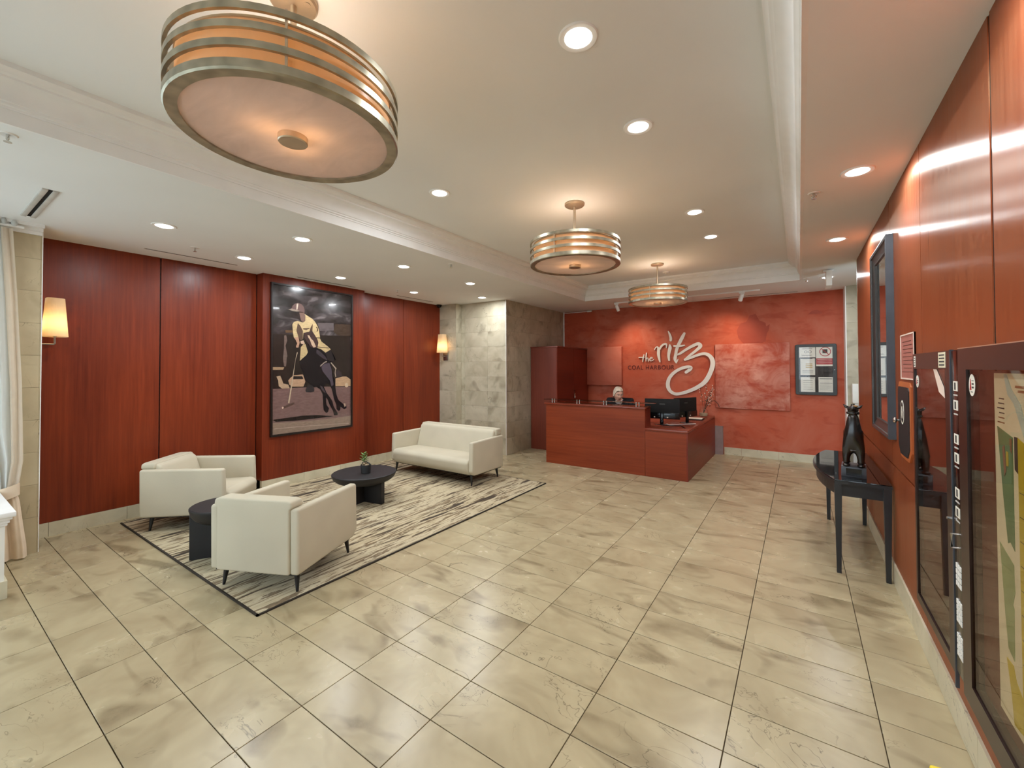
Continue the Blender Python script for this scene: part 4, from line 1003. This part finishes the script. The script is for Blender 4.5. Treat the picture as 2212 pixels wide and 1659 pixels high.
stt = empty('animal_statue', (0.385, 4.66, 0.780), -0.09, 'polished black carved animal statue with raised head on the console table', 'statue')
pl = B(-0.085, 0.085, -0.06, 0.17, 0, 0.085).build('plinth', 'grey_block', stt, bevel=0.003)
B(-0.052, 0.052, -0.066, -0.06, 0.016, 0.072).build('plaque', 'black_gloss', pl)
def skin(name, verts, edges, rad, mat, parent, loc=(0, 0, 0), rz=0, sub=2, root=0):
    me = bpy.data.meshes.new(name); me.from_pydata(verts, edges, []); me.update()
    o = link(name, me, None)
    md = o.modifiers.new('skin', 'SKIN'); md.use_smooth_shade = True
    for i, r_ in enumerate(rad):
        sv = me.skin_vertices[0].data[i]
        sv.radius = r_ if isinstance(r_, tuple) else (r_, r_); sv.use_root = (i == root)
    s2 = o.modifiers.new('subdivision', 'SUBSURF'); s2.levels = sub; s2.render_levels = sub
    bpy.context.view_layer.update()
    ev = bpy.data.meshes.new_from_object(o.evaluated_get(bpy.context.evaluated_depsgraph_get()))
    bpy.data.objects.remove(o)
    ev.name = name; ev.shade_smooth()
    ev.materials.clear(); ev.materials.append(M[mat] if isinstance(mat, str) else mat)
    return link(name, ev, parent, loc, rz) if parent is not False else ev
# body: chest towards the entrance, long neck rising straight up, head tipped back
V = [(0, 0.06, 0.27), (0, -0.01, 0.30), (0, 0.14, 0.26), (0, -0.015, 0.40), (0, -0.01, 0.50), (0, -0.005, 0.545)]
E_ = [(0, 1), (0, 2), (1, 3), (3, 4), (4, 5)]
R_ = [0.075, (0.088, 0.08), 0.072, (0.062, 0.058), (0.044, 0.044), (0.036, 0.04)]
for sx in (-1, 1):
    b = len(V); V += [(sx*0.048, -0.02, 0.21), (sx*0.05, -0.025, 0.14), (sx*0.05, -0.03, 0.100)]
    E_ += [(1, b), (b, b+1), (b+1, b+2)]; R_ += [0.036, 0.026, 0.024]
    b = len(V); V += [(sx*0.05, 0.14, 0.20), (sx*0.05, 0.15, 0.14), (sx*0.05, 0.145, 0.100)]
    E_ += [(2, b), (b, b+1), (b+1, b+2)]; R_ += [0.04, 0.026, 0.024]
skin('body', V, E_, R_, 'statue', stt, sub=2)
hd = MB().sphere((0, -0.005, 0.575), (0.04, 0.05, 0.035), 16, 10).sphere((0, -0.045, 0.59), (0.024, 0.035, 0.022), 14, 8).build('head', 'statue', stt, smooth=70)
MB().sphere((0.012, -0.03, 0.606), (0.024, 0.022, 0.009), 12, 6).build('face_gilding', 'statue_gold', hd, smooth=70)
for s_ in (-1, 1):
    MB().tube([(s_*0.028, 0.005, 0.588), (s_*0.05, 0.0, 0.60), (s_*0.066, 0.0, 0.618)], 0.01, 8, rs=[0.012, 0.011, 0.002]).build('ear', 'statue', hd, smooth=60)
MB().lathe([(0.041, 0.535), (0.046, 0.542), (0.046, 0.55), (0.041, 0.557)], 24).build('collar', 'statue', stt, smooth=40)
MB().lathe([(0.012, 0.606), (0.016, 0.612), (0.012, 0.622)], 14).build('topknot', 'statue', hd, smooth=50)
for sx in (-1, 1):
    for y in (-0.032, 0.142):
        MB().sphere((sx*0.05, y-0.008, 0.098), (0.028, 0.036, 0.016), 12, 6).build('hoof', 'statue', stt, smooth=60)

# ---------------------------------------------------------------- notices and cases on the right wall
pf = empty('framed_notice', (XR, 3.84, 1.64), 0, 'small faded printed notice in thin white frame beside the mirror', 'notice')
B(-0.008, 0, -0.21, 0.21, 0, 0.312).build('sheet', 'pink_paper', pf)
f = frame_yz(-0.012, 0.0, -0.21, 0.21, 0, 0.312, 0.009, 0.009, 0.009, 0.009)
f.build('frame', 'petal', pf, fix=False)
for k in range(9): B(-0.0088, -0.008, -0.16+0.02*(k % 3), 0.15-0.03*(k % 2), 0.05+0.026*k, 0.054+0.026*k).build('printed_line', 'dark_frame', pf)

ap = empty('access_door', (XR, 3.94, 1.09), 0, 'dark inset access door with orange wood edge and round knob', 'access door')
def oct8(y0, y1, z0, z1, c): return [(y0+c, z0), (y1-c, z0), (y1, z0+c), (y1, z1-c*0.4), (y1-c*0.4, z1), (y0+c*0.4, z1), (y0, z1-c*0.4), (y0, z0+c)]
MB().prism(oct8(-0.205, 0.2, -0.01, 0.53, 0.07), -0.012, 0, 'x').build('wood_surround', 'wood_orange', ap)
MB().prism(oct8(-0.165, 0.188, 0.015, 0.495, 0.06), -0.017, -0.006, 'x').build('door_leaf', 'black_wood', ap)
k_ = MB().lathe([(0.008, 0.0), (0.008, 0.012), (0.018, 0.016), (0.021, 0.024), (0.016, 0.032), (0.004, 0.035)], 20).build('knob', 'chrome', ap, (-0.016, 0.165, 0.245), smooth=50); k_.rotation_euler = (0, -PI/2, 0)
ov = [(0.035+0.055*math.cos(2*PI*i/24), 0.315+0.085*math.sin(2*PI*i/24)) for i in range(24)]
oi = [(0.035+0.044*math.cos(2*PI*i/24), 0.315+0.072*math.sin(2*PI*i/24)) for i in range(24)]
st_ = MB().prism(ov, -0.0185, -0.017, 'x').build('oval_sticker', 'offwhite_paper', ap)
MB().prism(oi, -0.0192, -0.0184, 'x').build('sticker_field', 'black', st_)
MB().prism([(0.035+0.02*math.cos(2*PI*i/16), 0.315+0.045*math.sin(2*PI*i/16)) for i in range(16)], -0.0198, -0.0191, 'x').build('sticker_emblem', 'offwhite_paper', st_)

def sticker(par, y, z, w, h, x):
    s_ = MB().prism([(y+w*math.cos(2*PI*i/28), z+h*math.sin(2*PI*i/28)) for i in range(28)], x, x+0.0008, 'x').build('oval_sticker', 'offwhite_paper', par)
    MB().prism([(y+w*0.12, z-h*0.45), (y+w*0.72, z-h*0.45), (y+w*0.48, z+h*0.6), (y+w*0.38, z+h*0.6)], x-0.0006, x+0.0002, 'x').build('red_emblem', 'red', s_)
    for k, (q, t) in enumerate(((0.42, 0.05), (0.12, 0.16), (-0.2, 0.16), (-0.62, 0.07))):
        B(x-0.0006, x+0.0002, y-w*(0.62 if k < 3 else 0.3), y+w*(0.02 if k < 3 else 0.35), z+h*(q-t/2), z+h*(q+t/2)).build('sticker_text', 'ink', s_)
CZ0, CZ1 = 0.325, 1.803
# narrower case: dark frame, dim interior behind glass
c1 = empty('wall_case', (XR, 3.09, 0), 0, 'narrow tall dark glazed wall case between access door and map case', 'wall case')
a0, a1, dx = -0.365, 0.385, -0.042
f = frame_yz(dx, 0.0, a0, a1, CZ0, CZ1, 0.075, 0.032, 0.045, 0.088)
f.build('frame', 'dark_frame', c1, fix=False)
B(dx-0.001, dx+0.012, a0-0.012, a0-0.0005, CZ0-0.06, CZ1+0.002).build('edge_strip', 'frame_edge', c1)
B(-0.012, -0.001, a0+0.08, a1-0.035, CZ0+0.05, CZ1-0.09).build('case_back', 'case_back', c1)
B(dx+0.006, dx+0.010, a0+0.076, a1-0.033, CZ0+0.046, CZ1-0.089).build('glass', 'case_glass', c1)
sticker(c1, a1-0.085, 1.64, 0.036, 0.036, dx+0.0045)
B(dx-0.001, dx, a1-0.075, a1-0.035, 1.725, 1.79).build('paper_label', 'offwhite_paper', c1)
for k in range(4): B(dx-0.0016, dx-0.0008, a1-0.07, a1-0.042, 1.734+0.014*k, 1.739+0.014*k).build('printed_line', 'ink', c1)
B(dx-0.001, dx, a0+0.06, a0+0.18, 1.722, 1.797).build('paper_label', 'map_cream', c1)
for k in range(4): B(dx-0.0016, dx-0.0008, a0+0.075, a0+0.165, 1.732+0.016*k, 1.739+0.016*k).build('printed_line', 'ink', c1)
MB().prism([(a0+0.24, 1.715), (a0+0.30, 1.715), (a0+0.2, 1.60), (a0+0.10, 1.575), (a0+0.11, 1.625)], dx+0.0035, dx+0.0045, 'x').build('taped_note', 'petal', c1)
l_ = MB().lathe([(0.007, 0), (0.007, 0.012)], 12).build('lock', 'chrome', c1, (dx, a0+0.03, 1.02)); l_.rotation_euler = (0, -PI/2, 0)
# mirror image of a panel, built as solid parts between the two cases
ip = empty('reflected_panel', (XR, 2.64, 0), 0, 'narrow black strip picturing a reflected panel of white labels and keypads', 'reflected panel')
B(-0.042, 0.0, -0.052, 0.055, CZ0+0.03, CZ1-0.004).build('panel_face', 'black_gloss', ip, bevel=0.002)
for z in (1.64, 1.555, 1.405, 1.32, 1.165, 1.08):
    q = B(-0.0435, -0.0415, -0.034, 0.026, z-0.022, z+0.022).build('name_label', 'offwhite_paper', ip)
    B(-0.0442, -0.043, -0.012, 0.008, z-0.016, z+0.016).build('label_print', 'ink', q)
    B(-0.0435, -0.0415, -0.03, 0.024, z-0.043, z-0.037).build('label_line', 'vent', ip)
MB().tube([(-0.042, -0.01, 0.985), (-0.066, -0.01, 0.985), (-0.066, -0.01, 0.925), (-0.042, -0.01, 0.925)], 0.005, 8).build('pull_handle', 'chrome', ip, smooth=50)
for z in (0.80, 0.64, 0.49):
    for a in range(3):
        for b in range(4):
            B(-0.045, -0.0415, -0.040+0.026*a, -0.020+0.026*a, z-0.05+0.026*b, z-0.03+0.026*b).build('keypad_button', 'white', ip)

# map case, running out of view towards the street wall
c2 = empty('map_case', (XR, 1.95, 0), 0, 'wide dark glazed wall case holding a coloured site map', 'wall case')
a0, a1 = -0.75, 0.625
f = frame_yz(dx-0.006, 0.0, a0, a1, CZ0, CZ1, 0.09, 0.105, 0.09, 0.088)
f.build('frame', 'dark_frame', c2, fix=False)
f = MB()
for b in ((a0, a1, CZ1, CZ1+0.004), ): f.box(dx-0.006, 0.0, *b)
f.build('frame_top_edge', 'nickel', c2, fix=False)
B(-0.012, -0.001, a0+0.095, a1-0.11, CZ0+0.095, CZ1-0.093).build('case_back', 'case_back', c2)
mp = B(-0.020, -0.012, a0+0.2, 0.325, CZ0+0.16, CZ1-0.10).build('site_map', 'map_cream', c2)
def zone(poly, mat, k): MB().prism([(y, z) for y, z in poly], -0.0205-0.0006*k, -0.0195, 'x').build('map_zone', mat, mp)
zone([(0.30, 1.51), (0.17, 1.485), (0.17, 1.10), (0.205, 1.12), (0.225, 1.11), (0.255, 1.25)], 'map_green', 1)
zone([(0.298, 1.09), (0.18, 1.05), (0.18, 1.0), (0.175, 0.96), (0.195, 0.91), (0.185, 0.90), (0.19, 0.72), (0.24, 0.74), (0.262, 0.85)], 'map_pale_green', 1)
zone([(0.13, 1.49), (0.02, 1.46), (-0.05, 1.46), (-0.05, 0.6), (0.13, 0.62)], 'map_yellow', 1)
zone([(0.155, 1.49), (0.13, 1.49), (0.13, 1.37), (0.155, 1.38)], 'ink', 2)
zone([(0.255, 0.70), (0.22, 0.60), (0.2, 0.5), (0.1, 0.52), (0.11, 0.62), (0.18, 0.66), (0.2, 0.7)], 'map_yellow', 2)
zone([(0.21, 1.70), (0.23, 1.70), (0.20, 1.63), (0.15, 1.60), (0.08, 1.5), (0.05, 1.5), (0.1, 1.6), (0.17, 1.65)], 'map_blue', 3)
zone([(0.255, 1.44), (0.235, 1.45), (0.225, 1.36), (0.24, 1.34)], 'map_brown', 3)
zone([(0.222, 1.43), (0.205, 1.43), (0.205, 1.38), (0.222, 1.38)], 'map_yellow', 3)
zone([(0.19, 1.48), (0.175, 1.478), (0.175, 1.43), (0.19, 1.44)], 'map_brown', 3)
zone([(0.115, 0.55), (0.0, 0.55), (0.0, 0.47), (0.115, 0.47)], 'offwhite_paper', 4)
for k in range(6): B(-0.0212, -0.0205, 0.235, 0.295-0.008*(k % 3), 1.525+0.017*k, 1.529+0.017*k).build('printed_line', 'ink' if k > 1 else 'map_brown', mp)
for y_, z_ in ((0.0, 1.64), (0.02, 1.655)): B(-0.0212, -0.0205, y_, y_+0.12, z_, z_+0.008).build('printed_line', 'map_brown', mp)
for k in range(8): B(-0.0225, -0.0219, -0.04, 0.12, 0.75+0.08*k, 0.752+0.08*k).build('printed_line', 'ink', mp)
B(dx, dx+0.004, a0+0.091, a1-0.106, CZ0+0.091, CZ1-0.089).build('glass', 'map_glass', c2)
sticker(c2, a1-0.155, 1.652, 0.036, 0.044, dx-0.001)

# ---------------------------------------------------------------- window corner: ledge and curtain
ld = empty('window_ledge', (-5.5, -0.55, 0), 0, 'low white painted window ledge with moulded top beside the curtain', 'window ledge')
B(-0.5, 0.50, -1.1, 1.03, 0.10, 0.55).build('front_panel', 'white', ld)
B(-0.5, 0.515, -1.1, 1.045, 0.0, 0.13).build('ledge_base', 'base_stone', ld)
for k, (o_, z0, z1) in enumerate(((0.012, 0.545, 0.565), (0.022, 0.565, 0.59), (0.034, 0.59, 0.612), (0.05, 0.612, 0.648))):
    B(-0.5, 0.50+o_, -1.1, 1.03+o_, z0, z1).build('ledge_moulding', 'white_trim', ld, bevel=0.004)
cu_ = empty('curtain', (-5.9, 0.45, 0), 0, 'sheer white curtain with beige lining tied back at the pier', 'curtain')
def drape(y0f, y1f, xoff, amp, waves, z0, z1, n=60, m=40, ph=0.0, x1off=None):
    rings = []
    for j in range(m+1):
        z = z0+(z1-z0)*j/m; r_ = []
        for i in range(n+1):
            t = i/n; y = y0f(z)+(y1f(z)-y0f(z))*t
            r_.append((xoff+amp*math.sin(2*PI*waves*t+ph+0.5*math.sin(z*2))+0.3*amp*math.sin(2*PI*waves*2.3*t), y, z))
        rings.append(r_)
    return MB().loft(rings, closed=False)
def edge(z):      # right-hand edge of the gathered curtain in local y
    pts = [(0.0, 0.25), (0.12, 0.245), (0.3, 0.225), (0.55, 0.20), (0.62, 0.175), (0.66, 0.19), (0.9, 0.215), (1.6, 0.20), (2.4, 0.165), (3.06, 0.13)]
    for (a, p_), (b, q_) in zip(pts, pts[1:]):
        if a <= z <= b: return p_+(q_-p_)*(z-a)/(b-a)
    return pts[-1][1]
def lt(z): return -0.45 if z > 1.2 else (-0.05-0.4*max(0, (z-0.62)/0.58) if z > 0.62 else 0.07)
o = drape(lt, lambda z: edge(z)-0.05, 0.0, 0.022, 7, 0.66, 3.05).build('sheer', 'sheer', cu_, smooth=80, fix=False)
o = drape(lambda z: edge(z)-0.07, edge, 0.01, 0.012, 1.2, 0.66, 3.0, 14).build('lining', 'curtain_soft', cu_, smooth=80, fix=False)
o = drape(lt, edge, 0.01, 0.028, 1.6, 0.015, 0.60, 50, 16).build('lower_drape', 'curtain_lining', cu_, smooth=80, fix=False)
MB().loft([[(0.012+0.055*math.cos(2*PI*i/24), 0.128+0.070*math.sin(2*PI*i/24), z+0.02*math.sin(2*PI*i/24)) for i in range(24)] for z in (0.575, 0.60, 0.66, 0.685)], caps=False).build('tie_back', 'curtain_lining', cu_, smooth=70)
MB().tube([(0.0, -1.3, 3.03), (0.0, 0.2, 3.03)], 0.014, 10).build('curtain_rod', 'white_trim', cu_, smooth=50)
for k in range(7): MB().sphere((random.uniform(-.03, .03), 0.02+0.02*k, 3.045+random.uniform(-.01, .015)), (0.02, 0.02, 0.03), 8, 5).build('gathered_heading', 'sheer', cu_, smooth=70)

# ---------------------------------------------------------------- man at the desk and his chair
PX, PY = -2.80, 7.62
oc = empty('office_chair', (PX, PY+0.10, 0), 0, 'black office chair under the man behind the desk', 'office chair')
B(-0.24, 0.24, -0.24, 0.22, 0.43, 0.49).build('seat', 'plastic', oc, bevel=0.02, seg=3)
B(-0.21, 0.21, 0.24, 0.29, 0.56, 0.92).build('backrest', 'plastic', oc, bevel=0.02, seg=3)
B(-0.03, 0.03, 0.2, 0.27, 0.42, 0.62).build('back_bar', 'plastic', oc)
MB().lathe([(0.03, 0.08), (0.03, 0.43)], 16).build('gas_column', 'steel', oc)
for k in range(5):
    a = 2*PI*k/5+0.3
    MB().tube([(0, 0, 0.09), (0.26*math.cos(a), 0.26*math.sin(a), 0.06)], 0.018, 8).build('base_arm', 'plastic', oc)
    MB().sphere((0.26*math.cos(a), 0.26*math.sin(a), 0.028), 0.027, 10, 6).build('castor', 'plastic', oc, smooth=60)
pn = empty('person', (PX, PY, 0), 0.12, 'white-haired man in black jacket leaning forward behind the reception counter', 'person')
V = [(0, 0.10, 0.58), (0, 0.07, 0.76), (0, 0.0, 0.96), (0, -0.03, 1.04), (0, -0.085, 1.125), (0, -0.125, 1.165)]
E_ = [(0, 1), (1, 2), (2, 3), (3, 4), (4, 5)]
R_ = [(0.15, 0.12), (0.155, 0.115), (0.15, 0.10), (0.085, 0.065), (0.056, 0.054), (0.052, 0.052)]
for s_ in (-1, 1):
    b = len(V); V += [(s_*0.185, -0.03, 1.03), (s_*0.265, -0.10, 0.86), (s_*0.15, -0.30, 0.81), (s_*0.11, -0.36, 0.80), (s_*0.10, -0.42, 0.79)]
    E_ += [(3, b), (b, b+1), (b+1, b+2), (b+2, b+3), (b+3, b+4)]; R_ += [0.07, 0.056, 0.036, (0.04, 0.022), (0.036, 0.016)]
    h = b+4
    for q, (fx, ln) in enumerate(((-0.028, 0.07), (-0.009, 0.08), (0.010, 0.075), (0.027, 0.058))):
        f0 = len(V); x = s_*0.10+s_*fx
        V += [(x, -0.445, 0.79), (x-s_*0.002, -0.445-ln*0.55, 0.785), (x-s_*0.004, -0.445-ln, 0.775)]
        E_ += [(h, f0), (f0, f0+1), (f0+1, f0+2)]; R_ += [0.0085, 0.008, 0.007]
    f0 = len(V); V += [(s_*0.06, -0.40, 0.79), (s_*0.045, -0.435, 0.785)]; E_ += [(h-1, f0), (f0, f0+1)]; R_ += [0.010, 0.008]
    b = len(V); V += [(s_*0.10, 0.06, 0.57), (s_*0.13, -0.32, 0.55), (s_*0.13, -0.30, 0.12), (s_*0.13, -0.30, 0.06), (s_*0.14, -0.42, 0.045)]
    E_ += [(0, b), (b, b+1), (b+1, b+2), (b+2, b+3), (b+3, b+4)]; R_ += [0.095, 0.068, 0.045, 0.045, 0.035]
body_me = skin('body', V, E_, R_, 'skin', False, sub=1)
# head: shaped ellipsoid with brow, nose, lips, chin and ears, joined to the body mesh
n, mm = 40, 30; rings = []
for j in range(mm+1):
    t = -PI/2+PI*j/mm; r_ = []
    for i in range(n):
        a = 2*PI*i/n
        x = 0.080*math.cos(t)*math.cos(a); y = -0.098*math.cos(t)*math.sin(a); z = 0.128*math.sin(t)
        if z < -0.03: x *= 1-0.26*min(1, (-z-0.03)/0.09)
        if -y > 0.03:
            y -= 0.026*math.exp(-((x/0.013)**2+((z+0.022)/0.020)**2))+0.010*math.exp(-((x/0.010)**2+((z-0.004)/0.02)**2))
            y -= 0.007*math.exp(-(((z-0.034)/0.011)**2))*(abs(x) < 0.052)
            for s_ in (-1, 1):
                y += 0.016*math.exp(-(((x-s_*0.031)/0.015)**2+((z-0.010)/0.012)**2))
                y -= 0.006*math.exp(-(((x-s_*0.040)/0.016)**2+((z+0.025)/0.016)**2))
            y -= 0.006*math.exp(-((x/0.022)**2+((z+0.056)/0.006)**2))+0.006*math.exp(-((x/0.020)**2+((z+0.071)/0.006)**2))
            y -= 0.012*math.exp(-((x/0.024)**2+((z+0.102)/0.018)**2))
        r_.append((x, y, z))
    rings.append(r_)
HB = MB().loft(rings)
for s_ in (-1, 1): HB.sphere((s_*0.083, 0.008, -0.008), (0.010, 0.022, 0.034), 10, 6)
HC = Vector((0.0, -0.165, 1.235)); HR = Matrix.Rotation(0.62, 4, 'Z') @ Matrix.Rotation(0.26, 4, 'X')
def hp(p): q = HR @ Vector(p); return tuple(q+HC)
head_me = MB().add([hp(p) for p in HB.v], HB.f).mesh('head', 'skin', smooth=70)
bm = bmesh.new(); bm.from_mesh(body_me); bm.from_mesh(head_me); bm.to_mesh(body_me); bm.free(); body_me.shade_smooth()
bd = link('body', body_me, pn)
# combed white hair: swept cap that comes down over the temples and nape
rings = []; n = 48
for j in range(17):
    t = -0.17*PI+PI*0.665*j/16; r_ = []
    for i in range(n):
        a = 2*PI*i/n; w = math.cos(t)
        fr = math.sin(a)                                   # 1 = forehead side
        lo = -0.075 if fr < -0.2 else (-0.035 if fr < 0.25 else (-0.035+0.122*min(1, (fr-0.25)/0.45)))
        z = 0.140*math.sin(t)
        zz = max(z, lo+0.006*math.sin(7*a))
        w2 = max(0.0, 1-abs(zz/0.142)**2.7)**0.45
        lum = 1+0.014*math.sin(7*a+zz*30)+0.008*math.sin(17*a-zz*50)
        r_.append((0.090*w2*math.cos(a)*lum, -0.107*w2*math.sin(a)*lum+0.004, zz+0.004*math.sin(5*a)))
    rings.append(r_)
hm = MB().loft(rings, caps=True)
MB().add([hp(p) for p in hm.v], hm.f).build('hair', 'hair', pn, smooth=70)
for s_ in (-1, 1):
    e0 = MB().sphere((s_*0.031, -0.078, 0.010), (0.013, 0.008, 0.006), 10, 6); MB().add([hp(p) for p in e0.v], e0.f).build('eye', 'shirt', pn, smooth=70)
    e1 = MB().sphere((s_*0.031, -0.085, 0.009), (0.0058, 0.003, 0.0055), 8, 5); MB().add([hp(p) for p in e1.v], e1.f).build('iris', 'black', pn, smooth=70)
    e2 = MB().tube([(s_*0.014, -0.103, 0.030), (s_*0.032, -0.098, 0.036), (s_*0.050, -0.083, 0.030)], 0.0045, 6); MB().add([hp(p) for p in e2.v], e2.f).build('eyebrow', plain('grey_brow', (150, 130, 112), 0.8), pn, smooth=70)
m0 = MB().tube([(-0.024, -0.086, -0.064), (0, -0.0985, -0.062), (0.024, -0.086, -0.064)], 0.003, 6); MB().add([hp(p) for p in m0.v], m0.f).build('mouth', plain('lip', (120, 62, 54), 0.5), pn, smooth=70)
# jacket with sleeves, shirt collar, trousers
V = [(0, 0.09, 0.62), (0, 0.06, 0.78), (0, -0.0, 0.96), (0, -0.02, 1.085), (0, -0.045, 1.12)]
E_ = [(0, 1), (1, 2), (2, 3), (3, 4)]; R_ = [(0.18, 0.14), (0.185, 0.138), (0.19, 0.13), (0.15, 0.10), (0.09, 0.078)]
for s_ in (-1, 1):
    b = len(V); V += [(s_*0.195, -0.02, 1.095), (s_*0.275, -0.09, 0.88), (s_*0.158, -0.285, 0.815)]
    E_ += [(3, b), (b, b+1), (b+1, b+2)]; R_ += [0.085, 0.072, 0.052]
skin('jacket', V, E_, R_, 'suit', pn, sub=2)
V = [(0, -0.06, 1.075), (0, -0.085, 1.115), (0, -0.105, 1.14)]
skin('shirt_collar', V, [(0, 1), (1, 2)], [0.09, 0.078, 0.066], 'shirt', pn, sub=2)
V = [(0, 0.10, 0.62), (0, 0.09, 0.575)]; E_ = [(0, 1)]; R_ = [(0.17, 0.13), (0.17, 0.13)]
for s_ in (-1, 1):
    b = len(V); V += [(s_*0.10, 0.05, 0.575), (s_*0.13, -0.325, 0.55), (s_*0.13, -0.30, 0.13)]
    E_ += [(1, b), (b, b+1), (b+1, b+2)]; R_ += [0.11, 0.085, 0.065]
skin('trousers', V, E_, R_, 'suit', pn, sub=2)
for s_ in (-1, 1):
    MB().sphere((s_*0.135, -0.36, 0.045), (0.05, 0.14, 0.05), 14, 8).build('shoe', 'black_gloss', pn, smooth=60)
nt_ = empty('desk_papers', (-2.62, 7.16, 0.76), 0.2, 'white papers on the work top before the seated man', 'papers')
B(-0.15, 0.15, -0.1, 0.1, 0.0, 0.006).build('sheet', 'offwhite_paper', nt_); B(-0.12, 0.14, -0.09, 0.09, 0.006, 0.010).build('sheet', 'offwhite_paper', nt_)

# ---------------------------------------------------------------- yellow floor sign by the map case
fs_ = empty('floor_sign', (0.335, 1.665, 0), 0.2, 'yellow folding floor sign standing by the map case', 'floor sign')
for s_ in (-1, 1):
    mb = MB(); w0, w1 = 0.14, 0.03
    y0, y1 = s_*0.14, s_*0.010
    vs = []
    for y_, z_, w in ((y0, 0.0, w0), (y1, 0.565, w1)):
        for dy in (0, s_*0.012): vs += [(-w, y_+dy, z_), (w, y_+dy, z_)]
    mb.add(vs, [(0, 1, 5, 4), (2, 6, 7, 3), (0, 4, 6, 2), (1, 3, 7, 5), (4, 5, 7, 6), (0, 2, 3, 1)]).build('sign_leaf', 'yellow', fs_)
B(-0.034, 0.034, -0.024, 0.024, 0.55, 0.58).build('hinge_cap', 'yellow', fs_, bevel=0.008)
